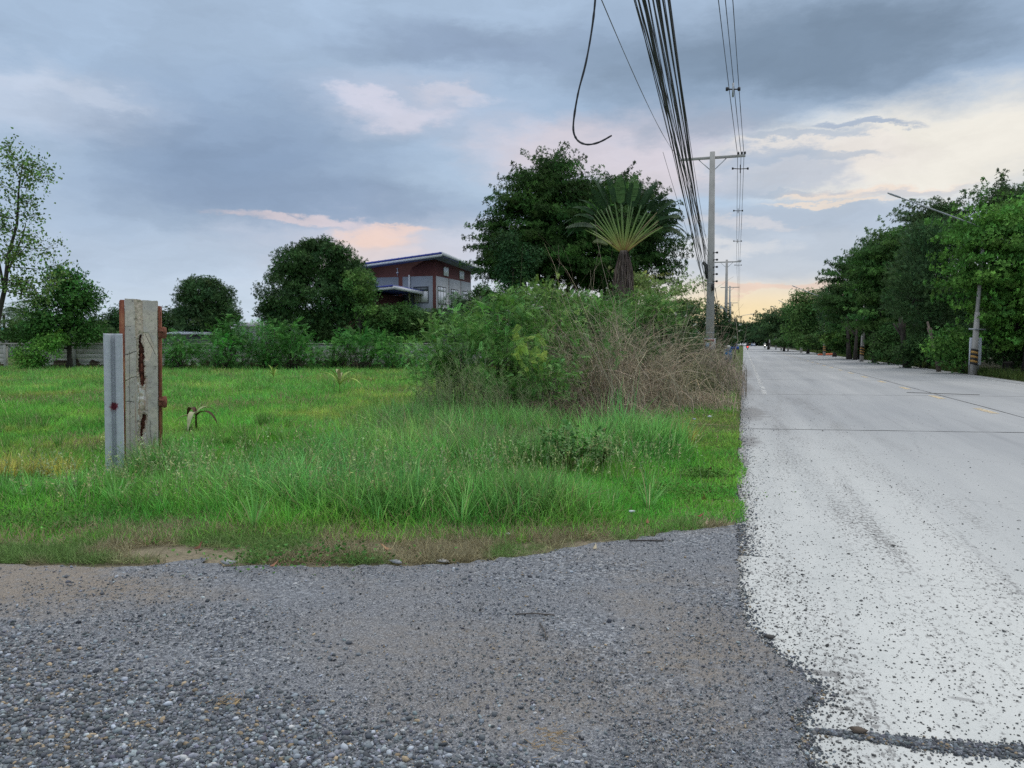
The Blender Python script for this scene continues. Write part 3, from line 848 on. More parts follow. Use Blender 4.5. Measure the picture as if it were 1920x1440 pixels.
# thin the field where the photo shows worn ground
wear = np.clip((vnoise(pos, 2.2, 8, 3) - .56) * 5, 0, 1) * np.clip((D - 8.5) / 2, 0, 1)
front = np.clip((D - 6.1) / .7 + .5 * vnoise(pos, .3, 6), .0, 1)
k = (r.random(len(pos)) > .55 * wear) & (r.random(len(pos)) < .35 + .65 * front) & (r.random(len(pos)) > .5 * tl)
pos, D, h, tl, wear = pos[k], D[k], h[k], tl[k], wear[k]; n = len(pos)
hh = h * r.uniform(.55, 1.25, n); w = np.clip(.0042 + .0034 * tl, .003, .01) * r.uniform(.7, 1.3, n) + .00042 * D
pn = vnoise(pos, 1.1, 12, 3)[:, None]; yellow = np.clip((vnoise(pos, 2.0, 31, 2) - .52) * 4, 0, 1)[:, None] * np.clip((D - 8.2) / 3, 0, 1)[:, None]
tall_c = np.array([[.225, .50, .15]]); short_c = np.array([[.185, .48, .075]]); yel_c = np.array([[.40, .46, .12]]); dry = np.array([[.46, .38, .22]])
deep = np.array([[.10, .25, .07]])
t = short_c * (1 - tl[:, None]) + tall_c * tl[:, None]
t = t * (1 - yellow * .6) + yel_c * yellow * .6
pb = vnoise(pos, .7, 77, 3)[:, None]; t = t * (.5 + 1.0 * pn) * (1 + (pb - .5) * np.array([[.9, .25, .1]]))
isdry = (r.random((n, 1)) < (.05 + .35 * wear[:, None] + .35 * np.clip(1 - (D[:, None] - 5.7) / .7, 0, 1)))
t = np.where(isdry, dry * r.uniform(.6, 1.3, (n, 1)), t * np.exp(r.normal(0, .32, (n, 1))) * (1 + r.normal(0, .1, (n, 3))))
o = blades("grass", pos, hh, w, r.uniform(.2, 1.2, n), np.clip(t, 0, .9), r, .48); o["label"] = "green grass covering the vacant field and verge"; o["category"] = "grass"

# tall arching clumps: blades radiate from tuft centres
def tufts(name, spots, r, base=(.20, .46, .12), label=None):
    P_, H_, W_, B_, T_, Dr = [], [], [], [], [], []
    for (px, py, rx, ry, a, ntuft) in spots:
        c = G(px, py)
        for _ in range(ntuft):
            q = c + R_ * r.normal(0, rx * .55) + FH * r.normal(0, ry * .55)
            m = r.integers(26, 60); ang = r.uniform(0, 6.28, m); ln = a * r.uniform(.55, 1.15, m)
            out = r.uniform(.05, .55, m)
            P_.append(q + np.stack([np.cos(ang), np.sin(ang), np.zeros(m)], 1) * r.uniform(0, .05, (m, 1)))
            Dr.append(np.stack([np.cos(ang) * out, np.sin(ang) * out, np.ones(m)], 1))
            H_.append(ln); W_.append(r.uniform(.006, .012, m)); B_.append(r.uniform(.15, .9, m))
            T_.append(np.where(r.random((m, 1)) < .07, tints(m, (.5, .45, .26), .2, .05, r), tints(m, np.array(base) * r.uniform(.65, 1.35), .28, .09, r)))
    pos = np.concatenate(P_); dirs = np.concatenate(Dr); n = len(pos); d = dirs / np.linalg.norm(dirs, axis=1, keepdims=True)
    hz = d.copy(); hz[:, 2] = 0; hz /= np.linalg.norm(hz, axis=1, keepdims=True) + 1e-9
    y = hz - d * (hz * d).sum(1, keepdims=True); y /= np.linalg.norm(y, axis=1, keepdims=True) + 1e-9
    x = np.cross(y, d); rot = np.stack([x, y, d], 2)
    scl = np.stack([np.concatenate(W_), np.concatenate(H_) * np.concatenate(B_), np.concatenate(H_)], 1)
    o = scatter(name, BL, BF, pos, rot, scl, np.concatenate(T_), M_GRASS); tag(o, kind="stuff"); o["category"] = "grass"
    if label: o["label"] = label
    return o
tufts("tall_grass", [(318, 900, .30, .2, .5, 22), (235, 925, .3, .12, .18, 10), (380, 930, .5, .3, .34, 20), (600, 950, .9, .35, .36, 34), (840, 960, 1.1, .4, .42, 60), (700, 905, .9, .6, .42, 44),
                     (900, 880, 1.1, .6, .5, 46), (930, 820, 1.1, .5, .6, 44), (1215, 850, .5, .5, .62, 34), (1120, 860, .25, .3, .55, 10), (850, 790, .9, .6, .55, 30), (750, 800, .6, .6, .45, 22), (80, 945, .8, .3, .3, 18), (1000, 960, .5, .25, .3, 14)],
      r, label="tall arching grass clumps in front of the thicket and posts")
rt_ = np.random.default_rng(61)
fs = [(px_, py_, .5, .5, a_, 5) for px_, py_, a_ in zip(rt_.uniform(0, 760, 46), 700 + 150 * rt_.random(46) ** 1.6, rt_.uniform(.16, .34, 46)) if not 180 < px_ < 320 or py_ > 720]
tufts("field_tufts", fs, r, (.15, .33, .07), "darker green tufts dotted over the field")
tufts("yellow_grass", [(60, 910, .45, .25, .36, 16), (1270, 830, .3, .4, .3, 7), (20, 900, .3, .3, .3, 8)], r, (.48, .48, .12), "yellowing grass tufts at the left edge of the field")
# low trodden, drying grass on the soil strip
pos, D, px = frand(110000, 5.15, 6.6, -120, 1400, 1.0, r)
pyy = 643 + CAM_H * F_PX / D
sd = vnoise(pos, .45, 40, 3)
k = (r.random(len(pos)) < np.clip((sd - .34) * 3.2, 0, 1)) & ~inside(gp, pos) & ~inside([tuple(p) for p in dp], pos) & (pos[:, 0] < -.1)
pos = pos[k]; n = len(pos); D = D[k]
g_ = np.clip((vnoise(pos, .35, 51, 2) - .46) * 6, 0, 1)[:, None] * .9
t = (np.array([[.18, .32, .09]]) * g_ + np.array([[.38, .34, .21]]) * (1 - g_)) * np.exp(r.normal(0, .25, (n, 1)))
o = blades("dry_grass", pos, r.uniform(.03, .095, n), r.uniform(.003, .0055, n), r.uniform(.6, 1.6, n), np.clip(t * np.exp(r.normal(0, .25, (n, 1))), 0, 1), r, 1.0); o["category"] = "grass"; o["label"] = "trodden straw coloured grass between the gravel and the field"
# far verge grass on the other side of the road
n = 26000
pos = np.stack([XR + .1 + np.abs(r.normal(0, 1, n)) * 1.0, 8 + 160 * r.random(n) ** 1.6, np.zeros(n)], 1)
D = pos[:, :2] @ FH[:2]
o = blades("verge_grass", pos, r.uniform(.1, .4, n) * (.5 + vnoise(pos, 1.5, 3)), .008 + .0006 * D, r.uniform(.2, .8, n), tints(n, (.085, .13, .035), .3, .12, r), r, .35); o["category"] = "grass"; o["label"] = "dull rough grass along the far edge of the road"

# ------------------------------------------------------------------ trees
def tree(name, label, cat, px, D, lobes, tpl=W_SMALL, leaf=.16, base=(.05, .11, .025), seed=1, per_m2=1.6, pc=22, pad=(.4, .4, .28),
         layered=False, droop=0.0, up=.5, trunk_top=None, r0=.16, bark=None, group=None, lean=(0, 0), X=None, twigs=26, cl_var=.22, fork=.35):
    r = np.random.default_rng(seed)
    loc = T(px, D, -.02) if X is None else X
    root = empty(name, loc, label, cat, group)
    base = tuple(v * GREEN for v in base)
    if layered: per_m2, pc, leaf, pad = per_m2 * .85, int(pc * 3.4), leaf * .66, (pad[0] * 1.15, pad[1], pad[2] * .8)
    else: per_m2, pc, leaf, pad = per_m2 * .92, int(pc * 2.7), leaf * .72, tuple(v * .92 for v in pad)
    o, C = make_crown("crown", root, lobes, tpl, leaf, base, r, per_m2, pc, pad, layered, droop, up, cl_var)
    top = trunk_top or max(l[2] for l in lobes)
    make_trunk(root, top, lobes, C, r0, bark or M_BARK_DARK, r, lean=lean, twigs=twigs, fork=fork)
    return root
def copy_tree(o, loc, rz, scl, label, group=None):
    c = o.copy(); col.objects.link(c); c.location = [float(v) for v in loc]; c.rotation_euler = (0, 0, rz); c.scale = scl if hasattr(scl, '__len__') else (scl,) * 3
    c["label"] = label
    if group: c["group"] = group
    for ch in list(o.children):
        d = ch.copy(); col.objects.link(d); d.parent = c
    return c
# lobes are given from the photo: (column, row, radius in image columns, radius in rows, depth offset) at depth D, relative to base column
def lob(px0, D, items):
    out = []
    s = D / F_PX
    for it in items:
        px, py, rx, ry = it[:4]; dd = it[4] if len(it) > 4 else 0.0
        x = (px - px0) * s; z = ZH(py, D)
        rxm, rzm = rx * s, ry * s
        v = R_ * x + FH * dd
        out.append((v[0], v[1], z, rxm, rxm * .95, rzm))
    return out

GREEN = 1.32
# tall open tree at the left edge
def sparse_tree():
    r = np.random.default_rng(31); D = 38; px0 = -8
    root = empty("tall_sparse_tree", T(px0, D), "tall open-branched tree with big loose leaves at the left edge of the photo", "tree")
    def Q(px, py, dd=0.0):
        p = P(px, py, D) - T(px0, D); return p + FH * dd
    mb = MB(); tips = []
    trunks = [[(-8, 690), (-6, 600), (6, 540), (20, 480), (28, 420), (34, 350), (40, 300)], [(6, 540), (-10, 480), (-20, 420), (-30, 350)], [(4, 520), (22, 500), (40, 440), (46, 420)]]
    for tr in trunks:
        pts = [Q(*p, r.normal(0, .2)) for p in tr]; mb.tube(pts, list(np.linspace(.15 if tr is trunks[0] else .07, .02, len(pts))), 7)
    ends = [(34, 300, 55, 290), (34, 310, 80, 320), (30, 350, 95, 335), (34, 330, 5, 300), (30, 370, -10, 340), (34, 340, 70, 300), (28, 400, 60, 400), (26, 410, -5, 390), (24, 440, 65, 440), (22, 460, 90, 460), (20, 470, 60, 480),
            (18, 490, 100, 455), (15, 500, 95, 490), (10, 525, 90, 520), (12, 520, 60, 545), (6, 540, 80, 560), (18, 480, -10, 470), (10, 530, -20, 520), (4, 540, 40, 530), (28, 380, 50, 370), (26, 430, 5, 430), (-20, 420, -50, 380), (-25, 400, -40, 350), (6, 545, 110, 540)]
    for (a, b, c, d) in ends:
        s = Q(a, b); e_ = Q(c, d, r.normal(0, .9)); m = (s + e_) / 2 + np.array([0, 0, -.15]) + r.normal(0, .12, 3)
        mb.tube([s, m, e_], [.03, .018, .008], 5)
        for t in np.linspace(.25, 1, 9):
            p = s + (e_ - s) * t + r.normal(0, .14, 3); tips.append(p)
            for _ in range(2):
                q = p + r.normal(0, .26, 3); mb.tube([p, q], [.007, .004], 3, False); tips.append(q)
    mb.build("trunk", M_BARK_DARK, root, True)
    tips = np.array(tips); idx = np.repeat(np.arange(len(tips)), 6); n = len(idx)
    pos = tips[idx] + r.normal(0, .17, (n, 3))
    dirs = r.normal(0, .8, (n, 3)) + np.array([0, 0, -.35])
    v, f = leaf_shape(1, .62, .08, .2)
    scatter("crown", v, f, pos, rot_from(dirs, r.uniform(0, 6.28, n)), r.uniform(.1, .21, n), tints(n, (.16, .27, .07), .3, .14, r), M_LEAF, root)
sparse_tree()

D = 44
tree("bushy_tree", "dark green bushy tree hung with vines over the broken wall at the left", "tree", 128, D,
     lob(128, D, [(122, 530, 28, 20), (148, 552, 32, 26), (100, 556, 24, 20), (165, 585, 26, 26), (110, 600, 34, 30), (140, 618, 38, 26), (80, 610, 24, 22), (60, 628, 28, 20), (140, 513, 14, 10), (176, 552, 14, 12), (66, 575, 16, 12), (112, 508, 12, 8)]),
     W_BROAD, .16, (.055, .135, .03), 41, 2.6, 20, (.35, .35, .25), trunk_top=3.5, r0=.14, cl_var=.32)
tree("wall_vine", "bright green creeper spilling over the gap in the concrete wall", "vine", 78, 42.6,
     lob(78, 42.6, [(86, 645, 18, 16), (50, 665, 22, 20), (66, 675, 18, 14), (110, 636, 14, 10), (100, 655, 10, 14)]), W_BROAD, .11, (.12, .27, .05), 42, 6, 18, (.2, .2, .2), r0=.03, trunk_top=.9)
tree("round_tree", "small dense dome-shaped tree just right of the concrete gate post", "tree", 385, 60,
     lob(385, 60, [(385, 565, 50, 44), (358, 585, 32, 34), (415, 590, 34, 34), (385, 600, 58, 26), (372, 548, 28, 26), (408, 555, 28, 26)]),
     W_MANGO, .22, (.05, .10, .035), 43, 2.6, 14, (.3, .3, .2), droop=.5, up=.2, trunk_top=2.5, r0=.16, cl_var=.16)
tree("mango_tree", "large round dark mango tree in front of the blue-roofed building", "tree", 600, 53,
     lob(600, 53, [(590, 500, 58, 46), (555, 490, 32, 28), (620, 488, 40, 36), (535, 540, 46, 42), (655, 535, 44, 42), (600, 560, 80, 50), (520, 585, 28, 24), (675, 570, 32, 34), (560, 610, 60, 34), (640, 615, 60, 34), (500, 582, 16, 10), (575, 468, 20, 16), (600, 462, 18, 14), (655, 505, 28, 24)]),
     W_MANGO, .24, (.045, .095, .03), 44, 2.3, 14, (.34, .34, .22), droop=.55, up=.2, trunk_top=3.0, r0=.2, cl_var=.2)
tree("light_tree", "lighter green leafy top pushing out of the mango tree beside the roof", "tree", 675, 51,
     lob(675, 51, [(676, 530, 24, 26), (690, 548, 14, 16), (660, 520, 14, 12), (684, 580, 18, 20)]), W_MANGO, .2, (.10, .20, .05), 45, 3.0, 12, (.3, .3, .2), droop=.4, r0=.08, trunk_top=3.2)
bk = [(730, 52, [(725, 588, 24, 12), (712, 600, 36, 18), (760, 592, 28, 18), (735, 620, 46, 24)], (.055, .125, .03), "dark leafy shrub under the porch roof of the building"),
      (800, 54, [(790, 600, 40, 20), (820, 610, 36, 24), (780, 625, 44, 20), (835, 590, 22, 14)], (.06, .13, .035), "low dark shrub below the corner of the building"),
      (855, 50, [(862, 590, 28, 20), (850, 565, 16, 10), (880, 575, 24, 16), (870, 615, 38, 24)], (.085, .13, .07), "greyish shrub at the right corner of the building"),
      (905, 62, [(905, 560, 20, 22), (893, 545, 10, 10), (925, 568, 26, 18), (905, 588, 40, 22)], (.06, .13, .035), "small round tree between the building and the rain tree"),
      (960, 30, [(940, 600, 60, 40), (1000, 590, 60, 50), (960, 640, 70, 34), (1040, 600, 50, 44)], (.06, .12, .035), "dark shrub hidden behind the green thicket, left part"),
      (1100, 31, [(1090, 600, 56, 44), (1140, 590, 46, 40), (1110, 640, 70, 34)], (.06, .12, .035), "dark shrub hidden behind the green thicket, beside the fan palm"),
      (215, 62, [(215, 598, 22, 20), (228, 590, 14, 16), (205, 620, 24, 16)], (.04, .09, .03), "dark little tree left of the gate post above the wall"),
      (320, 64, [(312, 590, 14, 18), (325, 605, 18, 18), (316, 622, 22, 12)], (.045, .09, .03), "dark shrub squeezed between gate post and dome-shaped tree"),
      (30, 56, [(20, 618, 26, 16), (48, 612, 24, 18), (10, 632, 30, 14), (70, 622, 24, 16)], (.07, .14, .04), "mid green shrub behind the wall at the far left"),
      (180, 55, [(175, 618, 26, 16), (198, 628, 22, 12), (160, 630, 24, 12)], (.06, .12, .035), "low green shrub behind the wall beside the thin grey post")]
for i, (px, D, it, c, lb) in enumerate(bk):
    tree("shrub", lb, "shrub", px, D, lob(px, D, it), W_MANGO if i in (2,) else W_SMALL, .19, c, 60 + i, 2.6, 15, (.32, .32, .22), r0=.07, trunk_top=1.5, group="shrubs behind the wall")

# feathery shrubs in front of the wall
hd = [(335, 43.5, [(330, 650, 34, 16), (350, 668, 40, 18), (320, 672, 26, 16)], "feathery shrub beside the gate post"),
      (425, 43, [(428, 622, 24, 20), (410, 650, 44, 22), (440, 660, 40, 26), (425, 602, 12, 8)], "tallest peaked feathery shrub below the dome-shaped tree"),
      (505, 43.5, [(500, 635, 40, 22), (520, 660, 44, 26), (480, 655, 36, 24)], "wide feathery shrub left of the mango tree"),
      (545, 43, [(548, 622, 28, 16), (560, 645, 28, 20), (550, 668, 40, 20)], "feathery shrub against the wall below the mango tree"),
      (625, 44, [(610, 668, 34, 16), (650, 640, 24, 10), (640, 660, 30, 20)], "low feathery shrub below a bare bit of wall"),
      (675, 43.5, [(665, 634, 24, 14), (690, 655, 36, 22), (700, 640, 22, 12)], "feathery shrub covering the wall under the porch"),
      (735, 42.5, [(735, 655, 30, 14), (750, 665, 36, 20), (720, 672, 34, 14)], "feathery shrub where the wall meets the thicket")]
def feather_shrub(name, label, px, D, lobes, base, seed, leaf, per_m2, pc, pad, group, cat="shrub", r0=.035, stems=9):
    r = np.random.default_rng(seed); root = empty(name, T(px, D), label, cat, group)
    C, O, idx, pos = crown_data(lobes, per_m2, r, pad, pc)
    n = len(pos)
    dirs = O[idx] * .7 + r.normal(size=(n, 3)) * .5 + np.array([0, 0, .25])
    base = tuple(v * 1.45 for v in base)
    ct = tints(len(C), base, .38, .14, r)[idx]; t = np.clip(ct * np.exp(r.normal(0, .14, (n, 1))), 0, 1)
    # fronds keep their flat side up
    d = dirs / np.linalg.norm(dirs, axis=1, keepdims=True)
    upv = np.array([[0, 0, 1.0]]) + r.normal(0, .35, (n, 3)); y = upv - d * (upv * d).sum(1, keepdims=True); y /= np.linalg.norm(y, axis=1, keepdims=True) + 1e-9
    x = np.cross(y, d); rot = np.stack([x, y, d], 2)
    scatter("crown", W_PIN[0], W_PIN[1], pos, rot, leaf * r.uniform(.6, 1.3, n), t, M_LEAF, root)
    mb = MB()
    for i in r.choice(len(C), min(stems * 3, len(C)), replace=False):
        c = C[i]; s = np.array([c[0] * .25 + r.normal(0, .15), c[1] * .25 + r.normal(0, .15), 0.0])
        m = s * .5 + c * .5 + np.array([0, 0, .15 * c[2]]); mb.tube([s, m, c], [r0, r0 * .6, r0 * .2], 5)
    mb.build("stem", M_BARK, root, True)
    return root
for i, (px, D, it, lb) in enumerate(hd):
    feather_shrub("leafy_shrub", "mid green " + lb, px, D, lob(px, D, it), (.065, .185, .038), 80 + i, .34, 3.2, 12, (.3, .3, .24), "feathery shrubs along the concrete wall")

# the big thicket beside the road
th = [(850, 14.6, [(850, 640, 60, 34), (810, 670, 40, 30), (880, 690, 60, 40), (835, 715, 56, 40), (860, 610, 36, 18)], (.095, .20, .05), "front left feathery thicket shrub with fine pale green fronds"),
      (950, 15.4, [(940, 600, 60, 34), (970, 650, 60, 44), (920, 690, 60, 50), (985, 720, 50, 40)], (.10, .21, .05), "feathery thicket shrub in the middle of the front row"),
      (1015, 17.5, [(1010, 570, 50, 30), (1045, 620, 56, 40), (1000, 650, 50, 44), (1030, 550, 26, 14)], (.115, .21, .055), "tallest feathery thicket shrub in front of the rain tree"),
      (1100, 19.5, [(1085, 585, 50, 22), (1115, 610, 50, 30), (1060, 620, 44, 30), (1130, 580, 34, 18)], (.10, .20, .05), "feathery shrub at the foot of the fan palm"),
      (1210, 23.0, [(1200, 580, 50, 20), (1240, 595, 40, 24), (1170, 600, 44, 26), (1215, 565, 26, 12)], (.115, .22, .06), "feathery shrub right of the fan palm above the dry tangle"),
      (1095, 16.6, [(1092, 680, 24, 26), (1080, 720, 22, 26), (1110, 660, 16, 18)], (.09, .20, .045), "small bright feathery shrub among the dry stems"),
      (1190, 17.2, [(1185, 650, 40, 26), (1160, 690, 26, 30), (1215, 680, 26, 26)], (.075, .14, .04), "olive feathery shrub half buried in the dry stems"),
      (1285, 24.5, [(1280, 630, 36, 24), (1300, 660, 34, 22), (1262, 665, 26, 24)], (.06, .12, .035), "dull green shrub in the brush left of the pole sign"),
      (1020, 14.3, [(1015, 730, 44, 38), (975, 745, 36, 28), (1050, 700, 28, 28)], (.095, .20, .05), "low feathery shrub at the front foot of the thicket")]
for i, (px, D, it, c, lb) in enumerate(th):
    feather_shrub("thicket_shrub", lb, px, D, lob(px, D, it), c, 100 + i, (.15, .19, .14, .18, .15, .2, .15, .2, .15)[i], (12.0, 8.5, 12.0, 9.0, 12.0, 8.0, 6.0, 6.0, 12.0)[i], 17, (.17, .17, .13), "feathery shrubs of the roadside thicket", r0=.012, stems=12)

# dry tangle
def tangle(name, label, px, D, spread, n, hgt, base, seed, rad=.0035, cat="dry brush", droop=.6, group="dry brown brush beside the road"):
    r = np.random.default_rng(seed); root = T(px, D)
    segs = 8; V = []; F = []; Tn = []
    allp = np.zeros((n, segs + 1, 3))
    s = np.stack([r.normal(0, spread[0], n), r.normal(0, spread[1], n)], 1)
    st = s[:, :1] * R_[None, :2] + s[:, 1:] * FH[None, :2]
    allp[:, 0, :2] = st
    vel = np.stack([r.normal(0, .22, n), r.normal(0, .22, n), np.ones(n)], 1) * (hgt / segs) * r.uniform(.4, 1.35, (n, 1))
    for k in range(segs):
        allp[:, k + 1] = allp[:, k] + vel
        vel = vel + r.normal(0, .19, (n, 3)) * (hgt / segs); vel[:, 2] -= droop * (hgt / segs) * .35
        allp[:, k + 1, 2] = np.maximum(allp[:, k + 1, 2], .03)
    ok = (allp[..., 0].max(1) + root[0] < (.12 if D > 24 else -.02)) & (np.abs(allp[:, -1, 0]) < hgt * 1.1 + spread[0]); allp = allp[ok]; n = len(allp)
    rr_ = rad * r.uniform(.5, 1.7, (n, 1)) * np.linspace(1.4, .5, segs + 1)[None]
    ang = np.array([0, 2.1, 4.2])
    ring = np.stack([np.cos(ang), np.sin(ang), np.zeros(3)], 1)[None, None] * rr_[:, :, None, None]
    ringx = ring.copy(); ringx[..., 2] = ring[..., 1] * .7
    V = (allp[:, :, None, :] + ringx).reshape(-1, 3)
    a = np.arange(n * (segs + 1) * 3).reshape(n, segs + 1, 3)
    F = []
    for k in range(3):
        j = (k + 1) % 3
        F.append(np.stack([a[:, :-1, k], a[:, :-1, j], a[:, 1:, j], a[:, 1:, k]], -1).reshape(-1, 4))
    t = tints(n, base, .3, .06, r); t = np.repeat(t, (segs + 1) * 3, axis=0)
    o = mesh_np(name, V, [np.concatenate(F)], M_TWIG, None, t); o.location = root
    return tag(o, label, cat, group)
tangle("dry_brush", "brown hanging dry stems in the middle of the thicket", 1135, 16.2, (.38, .5), 900, 2.8, (.42, .355, .25), 1)
tangle("dry_brush", "reddish dry stems tangled just left of the pole sign", 1210, 17.5, (.55, .7), 1000, 2.6, (.41, .345, .24), 2)
tangle("dry_brush", "grey brown dry brush around the foot of the utility pole", 1312, 25, (.6, 1.8), 1500, 2.2, (.34, .28, .21), 3, .0045)
tangle("dry_brush", "thin dry brush beyond the utility pole along the road edge", 1340, 32, (.42, 2.0), 900, 1.5, (.34, .28, .21), 4, .006)
tangle("dry_brush", "pale bleached grass stalks low at the verge before the pole", 1300, 18.5, (.5, .9), 900, .8, (.40, .33, .23), 5, .0035, droop=1.0)
tangle("dry_brush", "dead twigs under the front of the green thicket", 985, 13.7, (.95, .35), 800, .9, (.22, .17, .12), 6, .003)
tangle("dry_brush", "long bare grey twigs arching above the green thicket", 1040, 16.2, (.7, .5), 90, 2.9, (.32, .27, .2), 7, .0028, droop=.35)
tangle("dry_brush", "straw coloured low stems below the dry tangle", 1130, 15.2, (.9, .5), 1000, .75, (.36, .28, .19), 8, .003, droop=1.0)
tangle("dry_brush", "olive vine-covered brush left of the pole sign", 1260, 22.5, (.7, .8), 1400, 1.7, (.15, .17, .075), 9, .004)

# seeding grasses
def seed_grass(px, D, n, spread, h, label, seed):
    r = np.random.default_rng(seed); root = T(px, D); Vs = MB(); tint = []
    for i in range(n):
        b = R_ * r.normal(0, spread) + FH * r.normal(0, .3); hh = h * r.uniform(.65, 1.1)
        ln = R_ * r.normal(0, .14) * hh + FH * r.normal(0, .1) * hh
        p = [b + ln * t * t + Z_ * hh * t for t in (0, .35, .7, 1)]
        Vs.tube(p, [.003, .0025, .002, .001], 3, False)
        for k in range(16):
            t = .55 + .45 * k / 16; q = b + ln * t * t + Z_ * hh * t; a = r.uniform(0, 6.28)
            e_ = q + np.array([math.cos(a), math.sin(a), .9]) * (.17 * (1.25 - t)) * r.uniform(.6, 1.2)
            Vs.tube([q, e_], [.0022, .0012], 3, False)
    n_ = sum(len(v) for v in Vs.v)
    o = Vs.build("seed_grass", M_TWIG, None, False, np.tile(np.array([[.27, .32, .16]]), (n_, 1))); o.location = root
    tag(o, label, "grass plant", "seeding grasses before the thicket")
seed_grass(805, 13.0, 22, .22, 1.0, "pale seeding grass tuft at the left foot of the thicket", 1)
seed_grass(862, 12.8, 34, .25, 1.35, "tallest pale feathery seeding grass in front of the thicket", 2)
seed_grass(925, 12.9, 26, .25, 1.05, "seeding grass right of the tallest tuft", 3)
seed_grass(760, 10.6, 16, .4, .62, "short seeding grass standing in the tall green clump", 4)
seed_grass(930, 9.2, 30, .5, .62, "wide low seed heads beside the broad-leaved weed", 5)

# seed heads and dry stalks through the grass, too many to count
def seed_heads():
    r = np.random.default_rng(88); spots = [(700, 965, 1.0, .4), (820, 930, 1.2, .5), (930, 950, .8, .4), (560, 945, 1.0, .4), (420, 955, .8, .3), (300, 920, .5, .3), (1180, 905, .5, .3), (1000, 900, .6, .4), (700, 850, 1.3, .8), (500, 900, 1.5, .8), (150, 960, .8, .3), (600, 760, 5, 4), (300, 760, 4, 4)]
    P0 = []; H = []
    for (px, py, rx, ry) in spots:
        g = G(px, py); m = 95
        P0.append(g[None] + R_[None] * r.normal(0, rx * .6, (m, 1)) + FH[None] * r.normal(0, ry * .6, (m, 1))); H.append(r.uniform(.22, .58, m))
    P0 = np.concatenate(P0); H = np.concatenate(H); k = inside(field_poly, P0); P0 = P0[k]; H = H[k]; n = len(P0)
    ln = r.normal(0, .25, (n, 2)); tip = P0 + np.stack([ln[:, 0] * H, ln[:, 1] * H, H], 1)
    d = tip - P0; L = np.linalg.norm(d, axis=1)
    stem = np.array([(-.5, 0, 0), (.5, 0, 0), (.3, .02, .5), (-.3, .02, .5), (.2, 0, 1), (-.2, 0, 1)], float); sf = [np.array([(0, 1, 2, 3), (3, 2, 4, 5)])]
    ti = tints(n, (.32, .38, .17), .25, .1, r)
    w = .0022 + .00025 * (P0 @ FH); V1 = (stem, sf)
    idx = np.repeat(np.arange(n), 9); t = r.uniform(.68, 1.0, len(idx))[:, None]
    pos = P0[idx] + d[idx] * t; dd = r.normal(0, .6, (len(idx), 3)) + d[idx] / L[idx][:, None] * .9
    tv, tf = diamond(1, .35)
    a = np.einsum('nij,nkj->nki', rot_from(d, r.uniform(0, 6, n)), stem[None] * np.stack([w, w, L], 1)[:, None, :]) + P0[:, None, :]
    b = np.einsum('nij,nkj->nki', rot_from(dd, r.uniform(0, 6, len(idx))), tv[None] * r.uniform(.018, .038, len(idx))[:, None, None]) + pos[:, None, :]
    fa = (sf[0][None] + (np.arange(n) * 6)[:, None, None]).reshape(-1, 4); fb = (tf[0][None] + (np.arange(len(idx)) * 4)[:, None, None]).reshape(-1, 4) + n * 6
    o = mesh_np("seed_heads", np.concatenate([a.reshape(-1, 3), b.reshape(-1, 3)]), [np.concatenate([fa, fb])], M_TWIG, None, np.concatenate([np.repeat(ti, 6, 0), np.repeat(np.clip(ti[idx] * 1.15, 0, 1), 4, 0)]))
    tag(o, "thin pale seed heads standing through the green grass", "grass", kind="stuff")
seed_heads()
# bright compound-leaved vine sprigs on the face of the thicket
for q_, (px, py, D, lb) in enumerate([(985, 640, 14.0, "bright yellow-green leafy sprig on the upper face of the thicket"), (1003, 672, 13.9, "bright yellow-green sprig just below the upper one"), (912, 700, 13.6, "pale leafy sprig low on the left face of the thicket"), (1150, 650, 15.0, "green vine climbing the dry brown stems")]):
    r = np.random.default_rng(200 + q_); root = empty("vine_sprig", T(px, D), lb, "vine"); c0 = np.array([0, 0, ZH(py, D)]); m = 26
    mb = MB(); mb.tube([(0, .5, .1), c0 * .6 + np.array([.05, .35, 0]), c0 + np.array([0, .1, 0])], [.008, .006, .004], 5); mb.build("stem", M_BARK, root, True)
    pos = c0[None] + r.normal(0, 1, (m, 3)) * np.array([[.14, .10, .10 if q_ < 3 else .3]]); dd = r.normal(0, .8, (m, 3)) + np.array([[0, 0, -.3]])
    scatter("foliage", W_PIN[0] * np.array([1.6, 1, 1]), W_PIN[1], pos, rot_from(dd, r.uniform(0, 6, m)), r.uniform(.10, .18, m), tints(m, (.30, .44, .08) if q_ < 2 else (.16, .33, .09), .15, .08, r), M_LEAF, root)

# rain tree: two crowns of layered pads
D = 56
tree("rain_tree", "huge dark spreading tree with layered branches behind the thicket", "tree", 1030, D,
     lob(1030, D, [(1040, 345, 56, 38), (1010, 368, 58, 38), (1090, 375, 56, 38), (985, 410, 60, 34), (1060, 420, 90, 48), (940, 448, 42, 24), (1005, 470, 85, 42), (935, 482, 38, 18), (1080, 490, 90, 40), (965, 515, 44, 22), (1120, 430, 60, 50), (1030, 318, 34, 18)]),
     W_SMALL, .22, (.032, .075, .016), 51, 1.35, 28, (.58, .46, .14), True, trunk_top=9, r0=.42, twigs=60, cl_var=.3, fork=.25)
D = 59
tree("rain_tree", "dark layered tree standing right behind the fan palm", "tree", 1170, D,
     lob(1170, D, [(1150, 370, 50, 34), (1190, 400, 50, 36), (1170, 440, 70, 46), (1215, 470, 48, 34), (1130, 480, 60, 44), (1200, 510, 50, 30), (1150, 530, 50, 26), (1230, 430, 24, 20)]),
     W_SMALL, .22, (.034, .076, .018), 52, 1.35, 28, (.56, .46, .14), True, trunk_top=8, r0=.35, twigs=50, cl_var=.3, fork=.25)
